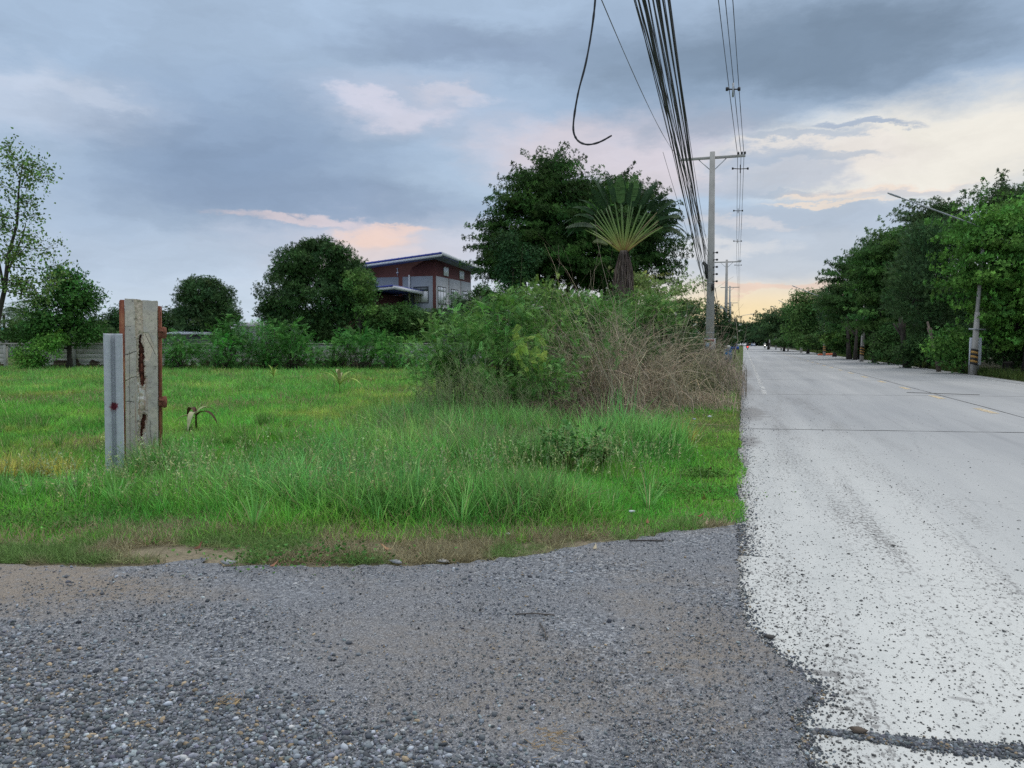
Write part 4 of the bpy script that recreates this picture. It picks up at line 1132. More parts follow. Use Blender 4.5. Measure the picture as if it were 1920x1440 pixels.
tree("climbing_vine", "mid green creeper hanging on the left side of the huge tree", "vine", 965, 51,
     lob(965, 51, [(950, 465, 26, 26), (965, 505, 30, 36), (955, 540, 22, 24), (990, 480, 20, 24)]), W_BROAD, .15, (.035, .085, .03), 53, 3.2, 14, (.3, .3, .3), r0=.05, twigs=10)
tree("layered_tree", "pale yellow-green tree with flat layered branches right of the fan palm", "tree", 1235, 50,
     lob(1235, 50, [(1215, 540, 40, 18), (1250, 560, 46, 18), (1225, 590, 60, 20), (1200, 520, 20, 10), (1270, 590, 40, 16)]), W_SMALL, .17, (.20, .27, .085), 54, 1.6, 18, (.6, .4, .06), True, trunk_top=5, r0=.12, cl_var=.18)
# frangipani with white flowers
def frangipani(px, D, items, label, seed):
    root = tree("frangipani", label, "shrub", px, D, lob(px, D, items), W_MANGO, .2, (.035, .075, .026), seed, 3.4, 12, (.25, .25, .18), trunk_top=2, r0=.1, group="white-flowered frangipani shrubs")
    r = np.random.default_rng(seed + 5); L = lob(px, D, items); pos = []
    for (x, y, z, a, b, c) in L:
        u = unit(7, r); u = u - FH * .4; pos.append(np.array([x, y, z]) + u * np.array([a, b, c]) * 1.02)
    pos = np.concatenate(pos); v, f = leaf_shape(1, .8, .1, .1)
    for q in pos:
        dd = r.normal(size=(5, 3)) * .6 - FH * .5; scatter("flower", v, f, np.repeat(q[None], 5, 0), rot_from(dd, r.uniform(0, 6, 5)), r.uniform(.10, .15, 5), np.tile([[.8, .8, .72]], (5, 1)), M_LEAF, root)
frangipani(1265, 37, [(1255, 610, 44, 26), (1290, 600, 34, 26), (1240, 640, 34, 18), (1300, 640, 34, 24), (1225, 600, 20, 14)], "dark frangipani dotted with white flowers left of the utility pole", 71)
frangipani(1350, 44, [(1345, 600, 22, 22), (1365, 612, 22, 16), (1350, 630, 24, 16), (1342, 580, 10, 8)], "dark frangipani dotted with white flowers right of the utility pole", 72)
tree("shrub", "small dark shrub on the left verge far beyond the utility pole", "shrub", 1378, 75, lob(1378, 75, [(1372, 622, 12, 10), (1380, 630, 8, 8), (1368, 638, 12, 8)]), W_SMALL, .2, (.06, .12, .035), 73, 3, 12, (.3, .3, .2), r0=.06)

# fan palm (traveller's tree)
def fan_palm():
    D = 38.0; px0 = 1168; r = np.random.default_rng(9)
    root = empty("fan_palm", T(px0, D), "fan-shaped palm with yellow-green leaf stalks and a skirt of dead leaves", "palm")
    s = D / F_PX; zc = ZH(470, D)
    mb = MB(); mb.tube([(0, 0, 0), (0.02, 0, zc * .5), (0, 0, zc)], [.24, .2, .2], 10); mb.build("trunk", M_BARK, root, True)
    # dead skirt: hanging folded leaves
    n = 520; a = r.uniform(0, 6.28, n); z1 = zc - r.uniform(-.05, .9, n)
    pos = np.stack([np.cos(a) * .2, np.sin(a) * .2, z1], 1)
    dirs = np.stack([np.cos(a) * r.uniform(.03, .2, n), np.sin(a) * r.uniform(.03, .2, n), -np.ones(n)], 1)
    v, f = leaf_shape(1, 1.0, .5, .12)
    scl = np.stack([r.uniform(.05, .13, n), r.uniform(.1, .3, n), r.uniform(1.0, 2.7, n)], 1)
    scatter("dead_leaf_skirt", v, f, pos, rot_from(dirs, r.uniform(0, 6, n)), scl, tints(n, (.17, .135, .115), .35, .05, r), M_TWIG, root)
    # fronds
    m_pet = mat_tint("petiole", .5, .1, .3)
    angs = np.linspace(-52, 50, 25)
    for i, an in enumerate(angs):
        an = an + r.normal(0, 1.7); a = math.radians(an); out = abs(an) / 50
        L1 = (84 + 8 * math.cos(a)) * s * r.uniform(.95, 1.05)
        d = R_ * math.sin(a) + Z_ * math.cos(a) + FH * r.normal(0, .05)
        c0 = np.array([0, 0, zc - .1]) + R_ * (math.sin(a) * .12)
        droop = .02 + .09 * out * out
        pts = []
        for k in range(7):
            t = k / 6; pts.append(c0 + d * L1 * t + Z_ * (-droop * L1 * t * t))
        mb = MB(); mb.tube(pts, list(np.linspace(.060, .024, 7)), 5)
        V = np.concatenate(mb.v); t = np.clip((V[:, 2] - zc) / (L1 * .9), 0, 1)[:, None]
        cA = np.array([[.40, .22, .08]]) if an % 2 < 1 else np.array([[.36, .32, .07]])
        cB = np.array([[.25, .36, .10]]); cC = np.array([[.12, .21, .08]])
        tint = np.where(t < .4, cA * (1 - t / .4) + cB * (t / .4), cB * (1 - (t - .4) / .6) + cC * ((t - .4) / .6))
        fr = mb.build("frond", m_pet, root, True, tint)
        # blade: midrib continues and arches; ragged strips both sides
        L2 = (44 + 8 * math.cos(a * 1.2)) * s * r.uniform(.8, 1.15)
        dirn = (pts[-1] - pts[-2]); dirn /= np.linalg.norm(dirn); g = .35 + 1.5 * out
        if i in (11, 14): L2 *= 1.2; g = .1
        p = pts[-1].copy(); mid = [p.copy()]; dv = dirn.copy()
        N_ = 22
        for k in range(N_):
            p = p + dv * L2 / N_; mid.append(p.copy()); dv = dv + np.array([0, 0, -g / N_]); dv /= np.linalg.norm(dv)
        V = []; F = []; q = 0; W = .24 * r.uniform(.8, 1.15)
        wide = r.normal(0, 1); side0 = R_ * math.cos(a) - Z_ * math.sin(a) * .6 + FH * wide * .8; side0 /= np.linalg.norm(side0)
        for k in range(N_):
            t = k / N_; w = W * (math.sin(math.pi * min(1, .12 + t * .9)) ** .5)
            for sg in (-1, 1):
                tear = r.uniform(.2, 1.2) if r.random() < .5 else .05
                aa, bb = mid[k], mid[k + 1]; e_ = aa + (bb - aa) * (1 - tear * .4)
                dd = side0 * sg * w + (bb - aa) * 1.2 + np.array([0, 0, -.25 * w])
                V += [aa, e_, e_ + dd * r.uniform(.85, 1.05), aa + dd * r.uniform(.85, 1.05)]; F.append((q, q + 1, q + 2, q + 3)); q += 4
        c = (.10, .19, .06) if i in (11, 14) else (.035, .075, .03)
        MB().add(V, F).build("blade", M_LEAF, fr, False, tints(len(V), c, .12, .05, r))
    # loose drooping leaves at the sides
    for (tx, ty, mx, my, c) in ((1062, 425, 1118, 422, (.12, .16, .10)), (1112, 452, 1140, 455, (.14, .17, .08)), (1283, 442, 1240, 424, (.06, .11, .04)), (1275, 405, 1235, 415, (.05, .09, .04)), (1265, 376, 1232, 398, (.05, .09, .04))):
        A = np.array([0, 0, zc]); Mx = P(mx, my, D) - T(px0, D); E = P(tx, ty, D) - T(px0, D)
        mb = MB(); mb.tube([A, (A + Mx) / 2 + Z_ * .05, Mx], [.04, .03, .02], 5)
        fr = mb.build("frond", m_pet, root, True, np.tile([[.30, .25, .12]], (15, 1)))
        V = []; F = []; q = 0; N_ = 12
        for k in range(N_):
            t0, t1 = k / N_, (k + .9) / N_
            b = lambda t: Mx * (1 - t) + E * t + Z_ * .18 * math.sin(math.pi * t)
            w = .30 * math.sin(math.pi * min(1, .15 + .85 * t0)) ** .6
            for sg in (-1, 1):
                dd = Z_ * (-.85 * w) + FH * sg * w * .8 + (E - Mx) * .05
                V += [b(t0), b(t1), b(t1) + dd, b(t0) + dd * .95]; F.append((q, q + 1, q + 2, q + 3)); q += 4
        MB().add(V, F).build("blade", M_LEAF, fr, False, tints(len(V), c, .15, .05, r))
fan_palm()

# distant coconut palms
def palm(px, D, ztop, label, seed, s=1.0):
    r = np.random.default_rng(seed); root = empty("coconut_palm", T(px, D), label, "palm", "coconut palms on the horizon")
    MB().tube([(0, 0, 0), (.1, 0, ztop * .5), (.1, 0, ztop)], [.22, .16, .13], 8).build("trunk", M_BARK, root, True)
    pos = []; dirs = []; 
    for i in range(22):
        a = r.uniform(0, 6.28); e0 = r.uniform(-.2, 1.2); p = np.array([.1, 0, ztop]); d = np.array([math.cos(a) * math.cos(e0), math.sin(a) * math.cos(e0), math.sin(e0)])
        for k in range(16):
            p = p + d * .19 * s; d = d + np.array([0, 0, -.09]); d /= np.linalg.norm(d)
            sd = np.cross(d, [0, 0, 1.0]); sd /= np.linalg.norm(sd) + 1e-6
            for sg in (-1, 1): pos.append(p.copy()); dirs.append(d * .5 + sd * sg + np.array([0, 0, -.35]))
    n = len(pos); v, f = leaf_shape(1, .14, .02, .1)
    scatter("crown", v, f, np.array(pos), rot_from(np.array(dirs), np.zeros(n)), r.uniform(.5, .8, n) * s, tints(n, (.09, .15, .05), .2, .08, r), M_LEAF, root)
palm(8, 95, ZH(590, 95), "coconut palm on the horizon at the very left edge", 1)
palm(38, 85, ZH(588, 85), "coconut palm on the horizon left of the vine-hung tree", 2)
palm(58, 105, ZH(592, 105), "farthest coconut palm peeping over the left shrubs", 3)

# ------------------------------------------------------------------ roadside trees on the right
rt = [  # px base, D, lobes, template, leaf, colour, layered, label
 (1925, 36.6, [(1835, 425, 44, 24), (1890, 410, 50, 28), (1940, 430, 50, 50), (1820, 470, 30, 26), (1880, 480, 60, 44), (1850, 530, 50, 30), (1930, 540, 60, 50), (1885, 570, 40, 24), (1815, 520, 18, 14), (1990, 480, 60, 60), (1905, 610, 44, 34), (1960, 620, 50, 40)], W_BROAD, .19, (.095, .215, .04), True, "bright green broad-leaved tree over the nearest striped pole"),
 (1905, 45, [(1890, 385, 40, 24), (1940, 400, 50, 40), (1855, 375, 18, 16), (1900, 450, 60, 50), (1980, 400, 50, 50), (1915, 360, 20, 14)], W_SMALL, .2, (.05, .10, .03), True, "tall dark tree rising behind the bright broad-leaved one"),
 (1745, 46, [(1745, 470, 44, 36), (1780, 460, 40, 30), (1720, 510, 46, 40), (1770, 540, 56, 50), (1710, 560, 40, 44), (1760, 600, 50, 40), (1740, 435, 36, 22)], W_PIN, .36, (.060, .115, .045), False, "fine-leaved dull green tree in the middle of the right row"),
 (1750, 60, [(1750, 400, 34, 18), (1725, 415, 34, 18), (1770, 420, 30, 18), (1740, 440, 40, 24)], W_SMALL, .24, (.055, .10, .035), True, "dark layered tree top above the middle of the right row"),
 (1680, 58, [(1680, 470, 50, 22), (1640, 480, 38, 16), (1700, 500, 46, 28), (1660, 520, 50, 30), (1690, 560, 50, 40), (1650, 590, 44, 36), (1675, 448, 26, 12)], W_SMALL, .23, (.055, .12, .03), True, "layered green tree left of the fine-leaved one"),
 (1610, 72, [(1620, 495, 36, 16), (1600, 520, 44, 20), (1630, 540, 46, 30), (1590, 560, 40, 26), (1615, 590, 46, 34), (1640, 610, 40, 30), (1600, 620, 36, 22)], W_SMALL, .25, (.05, .11, .03), True, "dark layered tree beside the second striped pole"),
 (1565, 84, [(1560, 545, 16, 18), (1550, 565, 18, 20), (1575, 570, 20, 26), (1570, 600, 30, 28)], W_SMALL, .2, (.06, .11, .045), False, "thin ragged tree at the left end of the dark layered row"),
 (1515, 108, [(1510, 560, 26, 14), (1530, 570, 30, 20), (1500, 585, 30, 20), (1525, 605, 36, 26), (1500, 625, 30, 18), (1545, 620, 28, 20)], W_SMALL, .28, (.075, .15, .04), False, "mid green tree beyond the ragged thin tree"),
 (1470, 138, [(1465, 592, 26, 12), (1480, 605, 30, 16), (1455, 610, 24, 14), (1475, 625, 30, 16)], W_SMALL, .32, (.05, .095, .035), True, "flat-topped dark tree far along the right verge"),
 (1440, 175, [(1437, 606, 16, 10), (1448, 618, 20, 12), (1432, 626, 16, 12)], W_SMALL, .36, (.055, .10, .04), True, "dark tree at the left end of the right row"),
]
roots = []
for i, (px, D, it, tp, lf, c, lay, lb) in enumerate(rt):
    pd = (.55, .45, .12) if lay else (.4, .4, .3)
    if D > 90: pd = tuple(v * 1.6 for v in pd)
    dens = 2.1 if D < 60 else (1.6 if D < 100 else .8)
    if tp is W_PIN: dens = 3.4
    roots.append(tree("roadside_tree", lb, "tree", px, D, lob(px, D, it), tp, lf, c, 120 + i, dens, 20 if tp is not W_PIN else 12, pd, lay, trunk_top=4.0, r0=.2, group="trees along the far side of the road", cl_var=.3, bark=M_BARK_DARK))
# understory shrubs on the right
us = [(1795, 38, [(1770, 640, 30, 26), (1790, 665, 26, 24), (1755, 655, 22, 22)], (.08, .19, .04), "bright leafy shrub left of the nearest striped pole"),
      (1870, 38.5, [(1870, 620, 40, 30), (1900, 650, 50, 30), (1940, 610, 40, 40)], (.045, .095, .03), "dark shrub right of the nearest striped pole"),
      (1715, 46, [(1715, 650, 36, 26), (1690, 665, 30, 20), (1735, 630, 30, 24)], (.045, .10, .03), "dark shrub midway between the two striped poles"),
      (1655, 54, [(1655, 650, 30, 24), (1670, 630, 30, 24), (1640, 665, 20, 14)], (.05, .105, .03), "dark shrub right of the second striped pole"),
      (1585, 72, [(1580, 645, 26, 18), (1600, 650, 20, 16), (1565, 640, 20, 14), (1550, 632, 16, 10)], (.09, .17, .04), "yellowish green shrub left of the second striped pole"),
      (1520, 100, [(1520, 640, 22, 12), (1500, 642, 18, 10), (1540, 640, 18, 12)], (.07, .14, .04), "green shrub far along the right verge"),
      (1465, 130, [(1468, 640, 18, 9), (1452, 642, 14, 8), (1482, 640, 14, 9)], (.06, .12, .035), "low dark shrub at the far right verge")]
for i, (px, D, it, c, lb) in enumerate(us):
    it = [(a + 12, b - 2, rx, ry * .85) for (a, b, rx, ry) in it]; px += 12
    tree("shrub", lb, "shrub", px, D, lob(px, D, it), W_BROAD if i < 2 else W_SMALL, .16 if D < 60 else .25, c, 150 + i, 2.6, 16, (.3, .3, .26), trunk_top=1.5, r0=.06, group="shrubs under the right hand trees", cl_var=.3)
for k, (px, D, h, w_, lb) in enumerate([(1592, 70, 3.4, .24, "bare dark trunk beside the second striped pole"), (1604, 68, 3.0, .2, "second bare dark trunk beside the second striped pole"), (1640, 58, 2.8, .2, "leaning bare trunk right of the second striped pole"), (1702, 47, 2.6, .26, "thick dark trunk at the road edge between the striped poles"), (1762, 40, 2.2, .12, "thin leaning grey trunk left of the nearest striped pole")]):
    r = np.random.default_rng(300 + k); mb = MB(); ln = r.normal(0, .25); mb.tube([(0, 0, 0), (ln * .4, .1, h * .35), (ln, .3, h * .7), (ln * 1.6, .8, h * 1.2)], [w_, w_ * .75, w_ * .6, w_ * .45], 9)
    for q in range(3): a = np.array([ln, .3, h * .7]); mb.tube([a, a + np.array([r.normal(0, .6), .4, h * .35])], [w_ * .4, w_ * .2], 6)
    o = empty("bare_tree", T(px, D, -.02), lb, "tree", "bare trunks at the front of the right row"); mb.build("trunk", M_BARK if k == 4 else M_BARK_DARK, o, True)
# dense background wood behind the row (one mass), and the treeline where the road ends
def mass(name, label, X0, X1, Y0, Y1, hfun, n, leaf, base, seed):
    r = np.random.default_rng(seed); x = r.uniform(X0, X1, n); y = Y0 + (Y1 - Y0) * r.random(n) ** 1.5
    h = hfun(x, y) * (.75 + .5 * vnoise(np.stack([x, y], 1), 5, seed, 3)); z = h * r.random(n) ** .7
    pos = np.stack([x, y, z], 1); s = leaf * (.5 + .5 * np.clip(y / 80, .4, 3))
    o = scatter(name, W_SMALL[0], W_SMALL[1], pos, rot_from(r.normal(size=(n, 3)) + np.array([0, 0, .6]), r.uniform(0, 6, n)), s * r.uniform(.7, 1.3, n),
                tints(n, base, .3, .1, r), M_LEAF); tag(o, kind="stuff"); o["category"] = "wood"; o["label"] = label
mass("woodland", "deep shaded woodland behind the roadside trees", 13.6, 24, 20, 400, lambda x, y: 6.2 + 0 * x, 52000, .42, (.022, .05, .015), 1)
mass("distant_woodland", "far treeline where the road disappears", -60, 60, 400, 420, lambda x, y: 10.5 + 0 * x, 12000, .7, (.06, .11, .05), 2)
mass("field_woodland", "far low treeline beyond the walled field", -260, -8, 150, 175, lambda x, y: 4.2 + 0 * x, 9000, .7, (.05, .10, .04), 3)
# left verge trees running into the distance (copies of the far row)
cp = [(1366, 110, .62), (1374, 150, .8), (1378, 210, .9), (1382, 280, 1.0)]
for k, (px, D, s) in enumerate(cp):
    copy_tree(roots[8], T(px - 12, D), 1.3 * k, s * .62, ["small tree on the left verge behind the blue bin", "second small tree along the left verge", "third small tree along the left verge towards the horizon", "farthest small tree on the left verge"][k], "small trees on the left verge")
for k, (X, Y, s) in enumerate([(13.5, 215, 1.0), (13, 250, 1.0), (13.5, 290, 1.1), (13, 335, 1.1), (13, 385, 1.15)]):
    copy_tree(roots[9], (X, Y, 0), 1.1 * k, s, ["tree just past the end of the right row", "second tree past the right row", "third tree past the right row", "fourth tree past the right row, near the horizon", "last tree of the right row at the vanishing point"][k], "trees along the far side of the road")

# ------------------------------------------------------------------ small plants
def corn(px, py, h, n, label, cols, seed, wilt=.0, cat="plant"):
    r = np.random.default_rng(seed); root = empty("seedling", G(px, py), label, cat)
    MB().tube([(0, 0, 0), (0, 0, h * .45)], [.02, .012], 6).build("stem", M_LEAF, root, True, np.tile([cols[0]], (12, 1)))
    for i in range(n):
        a = 2 * math.pi * i / n + r.uniform(-.3, .3); el = r.uniform(.5, 1.3) ; L = h * r.uniform(.55, .85)
        d = np.array([math.cos(a) * math.cos(el), math.sin(a) * math.cos(el), math.sin(el)]); p = np.array([0, 0, h * .35 * r.uniform(.6, 1.2)]); mid = [p.copy()]
        for k in range(9):
            p = p + d * L / 9; mid.append(p.copy()); d = d + np.array([0, 0, -(.14 + wilt)]); d /= np.linalg.norm(d)
        sd = np.cross(d, [0, 0, 1.0]); sd /= np.linalg.norm(sd) + 1e-6; V = []; F = []
        for k, q in enumerate(mid):
            w = .035 * h / .7 * math.sin(math.pi * min(1, .2 + .8 * k / 9)) + .002
            V += [q - sd * w + Z_ * w * .4, q, q + sd * w + Z_ * w * .4]
        for k in range(9):
            b = 3 * k; F += [(b, b + 1, b + 4, b + 3), (b + 1, b + 2, b + 5, b + 4)]
        MB().add(V, F).build("leaf", M_LEAF, root, True, tints(len(V), cols[i % len(cols)], .05, .03, r))
corn(513, 716, .75, 7, "small yellow-green palm seedling in the middle of the field", [(.34, .44, .10), (.25, .38, .08)], 1)
corn(637, 738, 1.15, 6, "taller yellow-green seedling with bent side leaves in the field", [(.36, .48, .12), (.28, .40, .10), (.42, .40, .22)], 2, .06)
corn(368, 808, .86, 5, "wilted seedling with a hanging brown leaf right of the gate post", [(.07, .035, .02), (.34, .38, .18), (.09, .045, .03), (.30, .36, .14), (.40, .40, .24)], 6, .17)
corn(300, 745, .5, 3, "green seedling leaf sticking out behind the gate post", [(.20, .35, .08)], 4, .1)
corn(696, 722, .4, 3, "little reddish seedling near the wall in the field", [(.25, .16, .07), (.25, .3, .1)], 5, .1)
# broad-leaved weed
def weed(px, py, label, seed, sc=1.0):
    r = np.random.default_rng(seed); root = empty("broadleaf_weed", G(px, py), label, "weed")
    mb = MB(); tips = []
    for i in range(16):
        a = r.uniform(0, 6.28); o_ = r.uniform(.1, .55) * sc; e_ = np.array([math.cos(a) * o_, math.sin(a) * o_, r.uniform(.22, .5) * sc]); m = e_ * .5 + np.array([0, 0, .08])
        mb.tube([(0, 0, 0), m, e_], [.006, .005, .003], 5, False)
        for t in (.45, .6, .75, .9, 1.0): tips.append(e_ * t + np.array([0, 0, .05]))
    mb.build("stem", M_LEAF, root, True, np.tile([[.16, .16, .06]], (sum(len(v) for v in mb.v), 1)))
    tips = np.array(tips); idx = np.repeat(np.arange(len(tips)), 3); n = len(idx)
    d = r.normal(0, .8, (n, 3)); d[:, 2] = np.abs(d[:, 2]) * .3 + .05
    v, f = leaf_shape(1, .62, .08, .22)
    scatter("foliage", v, f, tips[idx] + r.normal(0, .02, (n, 3)), rot_from(d, r.normal(math.pi, .5, n)), r.uniform(.05, .115, n) * sc, tints(n, (.13, .28, .08), .2, .08, r), M_LEAF, root)
weed(1065, 885, "broad-leaved dark weed spreading in the middle of the verge", 1)
weed(1010, 870, "smaller broad-leaved weed at the left of the spreading one", 2, .7)
weed(1125, 880, "smaller broad-leaved weed at the right of the spreading one", 3, .6)
# creeping plants at left of the grass edge
def creeper(px, py, label, seed, spread=.5, n=420, c=(.10, .22, .05)):
    r = np.random.default_rng(seed); g = G(px, py)
    pos = np.stack([r.normal(0, spread, n), r.normal(0, spread * .45, n), r.uniform(.01, .10, n)], 1)
    v, f = leaf_shape(1, .7, .08, .2); d = r.normal(0, 1, (n, 3)); d[:, 2] = np.abs(d[:, 2]) * .4
    o = scatter("creeping_weed", v, f, pos, rot_from(d, r.uniform(0, 6, n)), r.uniform(.018, .035, n), tints(n, c, .25, .1, r), M_LEAF); o.location = g; o.rotation_euler = (0, 0, YAW)
    tag(o, label, "weed", kind="stuff")
creeper(80, 975, "mat of small round leaves at the left grass edge", 1, .6, 1200)
creeper(560, 1052, "low green mat on the bare soil beside the gravel", 2, .35, 500)
creeper(1240, 930, "small-leaved mat on the verge near the road", 3, .38, 900, (.13, .26, .05))
creeper(1318, 895, "small-leaved mat at the very edge of the concrete", 4, .16, 600, (.12, .25, .05))

# ------------------------------------------------------------------ concrete posts in the foreground
def vn2(x, z, s, seed=0.0, oct=4):
    return vnoise(np.stack([x, z], 1), s, seed, oct)
def gate_post():
    c = T(262, 8.9); yaw = YAW
    root = empty("gate_post", c, "broken beige concrete gate post with rusty steel edges, taller of the two", "post", None, yaw)
    W, H, Dp = .335, 2.0, .28
    nx, nz = 110, 420
    xs = np.linspace(-W / 2, W / 2, nx); zs = np.linspace(0, H, nz)
    X, Zz = np.meshgrid(xs, zs); x = X.ravel(); z = Zz.ravel()
    d = np.zeros(len(x)); 
    cen = -.012 + .012 * np.sin(z * 2.3) + .02 * (vn2(z * 0 + 1, z, .25, 3) - .5)
    hw = .040 + .012 * (vn2(z * 0 + 5, z, .12, 7) - .5)
    n1 = vn2(x, z, .12, 1); n2 = vn2(x, z, .03, 2, 3)
    groove = np.abs(x - cen) < hw
    d += .002 * n2 + .004 * n1
    rough = .012 + .03 * vn2(x, z, .04, 9, 3)
    d = np.where(groove, rough, d)
    # right half sits slightly back below z=1.5 with a broken lip above
    wn = vn2(x * 0 + 3, z, .07, 51, 3) - .5; wn2 = vn2(x, z, .018, 53, 3) - .5
    cav1 = (np.abs(x - cen - .004 - .03 * wn) < (.027 * np.clip(np.sin((z - 1.0) / .60 * math.pi), 0, 1) ** .45 + .018 * wn + .022 * wn2)) & (z > 1.0) & (z < 1.6)
    cav2 = (np.abs(x - cen - .006 - .05 * wn) < (.022 * np.clip(np.sin((z - .38) / .30 * math.pi), 0, 1) ** .5 + .03 * wn + .02 * wn2)) & (z > .38) & (z < .68)
    rim1 = (np.abs(x - cen - .004 - .03 * wn) < (.040 * np.clip(np.sin((z - .96) / .68 * math.pi), 0, 1) ** .45 + .026 * wn + .03 * wn2)) & (z > .96) & (z < 1.64)
    rim2 = (np.abs(x - cen - .006 - .05 * wn) < (.036 * np.clip(np.sin((z - .34) / .38 * math.pi), 0, 1) ** .5 + .035 * wn + .028 * wn2)) & (z > .34) & (z < .72)
    rim = (rim1 | rim2) & ~(cav1 | cav2); d = np.where(rim, .022 + .03 * vn2(x, z, .02, 57, 2), d)
    d = np.where(cav1 | cav2, .06 + .06 * vn2(x, z, .05, 58, 3), d)
    lip = (x > cen + hw) & (z > 1.3) & (z < 1.62) & ((x - cen) < .14 - .3 * np.abs(z - 1.47))
    d = np.where(lip, .010 + .006 * n1, d)
    # cracks
    def crack(x0, x1, z0, z1, seed, w=.0035):
        t = np.clip((x - x0) / (x1 - x0), 0, 1); zc = z0 + (z1 - z0) * t + .03 * (vn2(x, x * 0 + seed, .05, seed, 3) - .5)
        return (x >= min(x0, x1)) & (x <= max(x0, x1)) & (np.abs(z - zc) < w)
    ck = crack(-.19, -.05, 1.36, 1.40, 2) | crack(-.19, -.05, 1.06, 1.12, 4) | crack(-.19, -.08, .83, .83, 6) | crack(.04, .15, 1.6, 1.36, 8) | crack(-.19, -.1, 1.68, 1.68, 9, .002)
    ck |= (np.abs(x - .085 - .03 * (vn2(z * 0, z, .1, 12) - .5)) < .002) & (z > .1) & (z < .6)
    ck |= (np.abs(x + .125) < .0016) & (z > .1) & (z < 1.4)
    d = np.where(ck, d + .012, d)
    edge_ = np.clip((np.abs(x) - (W / 2 - .012)) / .012, 0, 1); d += edge_ ** 2 * .010
    # colours
    base = np.array([[.60, .54, .44]]); grey = np.array([[.50, .47, .42]]); warm = np.array([[.68, .60, .46]])
    cc = base * (1 - n1[:, None]) + grey * n1[:, None]
    cc = np.where((vn2(x, z, .3, 21) > .55)[:, None], cc * .6 + warm * .4, cc)
    cc *= (.86 + .28 * vn2(x, z, .06, 22))[:, None]
    cc *= np.where(z < .5, .93, 1.0)[:, None]
    gcol = np.array([[.62, .53, .41]]) * (.7 + .6 * n2[:, None]); paint = np.array([[.82, .79, .72]])
    gcol = np.where(((vn2(x, z, .035, 31, 2) > .48) & (z < 1.05))[:, None], paint, gcol)
    cc = np.where(groove[:, None], gcol, cc)
    cc = np.where(lip[:, None], np.array([[.68, .59, .46]]), cc)
    cc = np.where(rim[:, None], np.array([[.66, .58, .46]]) * (.55 + .7 * vn2(x, z, .015, 59, 2)[:, None]), cc)
    cc = np.where((cav1 | cav2)[:, None], np.array([[.13, .055, .04]]) * (.6 + .8 * n2[:, None]), cc)
    # rust bleeding out below the openings and grime at the foot
    st = np.clip(vn2(x * 6, z * .5, .12, 61) - .45, 0, 1) * 2.2 * ((np.abs(x - cen) < .07) & (z < 1.1)) * np.clip(z / .6, .3, 1)
    cc = cc * (1 - st[:, None] * .55) + np.array([[.30, .13, .07]]) * st[:, None] * .55
    gr = np.clip((.45 - z) / .45, 0, 1) * vn2(x, z, .08, 63); cc = cc * (1 - .5 * gr[:, None])
    spot = vn2(x, z, .022, 71, 2) > .80; cc = np.where(spot[:, None], cc * .55, cc)
    cc = np.where(ck[:, None], cc * .45, cc)
    topz = H - .012 * (x > .0) - .02 * np.clip(vn2(x, z * 0, .05, 40) - .5, 0, 1)
    V = np.stack([x, -Dp / 2 + d, np.minimum(z, topz)], 1)
    a = np.arange(nx * nz).reshape(nz, nx)
    F = np.stack([a[:-1, :-1], a[:-1, 1:], a[1:, 1:], a[1:, :-1]], -1).reshape(-1, 4)
    # close the block: sides, back, top
    L = a[:, 0]; Rr = a[:, -1]; n0 = len(V)
    back = np.concatenate([np.stack([V[L, 0], np.full(nz, Dp / 2), V[L, 2]], 1), np.stack([V[Rr, 0], np.full(nz, Dp / 2), V[Rr, 2]], 1)])
    topb = np.stack([V[a[-1], 0], np.full(nx, Dp / 2), V[a[-1], 2]], 1)
    V = np.concatenate([V, back, topb]); cc = np.concatenate([cc, np.tile([[.42, .40, .35]], (2 * nz + nx, 1))])
    bl = n0 + np.arange(nz); br = n0 + nz + np.arange(nz); tb = n0 + 2 * nz + np.arange(nx)
    F2 = np.stack([L[1:], L[:-1], bl[:-1], bl[1:]], -1); F3 = np.stack([Rr[:-1], Rr[1:], br[1:], br[:-1]], -1)
    F4 = np.stack([a[-1][:-1], a[-1][1:], tb[1:], tb[:-1]], -1); F5 = np.stack([bl[:-1], br[:-1], br[1:], bl[1:]], -1)
    o = mesh_np("concrete_core", V, [np.concatenate([F, F2, F3, F4, F5])], mat_tint("post_plaster", .9, 0, .15, .18, 25), root, cc)
    # rusty channel on the left and angle on the right
    def rustmat():
        m, nt, b, o = new_mat("flaking_rust")
        n = noise_tex(nt, 9, 8, .7, stretch=(1, 1, .35)); n2 = noise_tex(nt, 60, 5, .7); n3 = noise_tex(nt, 14, 6, .75, stretch=(1, 1, .25))
        c = ramp(nt, n, [(.3, (.09, .03, .022)), (.5, (.25, .075, .04)), (.7, (.42, .20, .10))])
        c = mix(nt, maprange(nt, n3, .60, .64), c, (.55, .50, .42))
        nt.links.new(c, b.inputs['Base Color']); b.inputs['Roughness'].default_value = .9; bump(nt, b, n2, .7, .006)
        return m
    MR = rustmat()
    mb = MB(); mb.box(-W / 2 - .048, -W / 2 - .002, -Dp / 2 + .012, -Dp / 2 + .020, 0, 1.985, 0.002); mb.box(-W / 2 - .056, -W / 2 - .049, -Dp / 2 + .012, Dp / 2 - .02, 0, 1.975)
    mb.build("steel_channel", MR, root)
    mb = MB(); mb.box(W / 2 + .006, W / 2 + .034, -Dp / 2 + .05, -Dp / 2 + .06, 0, 1.93, .002); mb.box(W / 2 + .035, W / 2 + .041, -Dp / 2 + .05, Dp / 2 - .02, 0, 1.925)
    mb.build("steel_angle", MR, root)
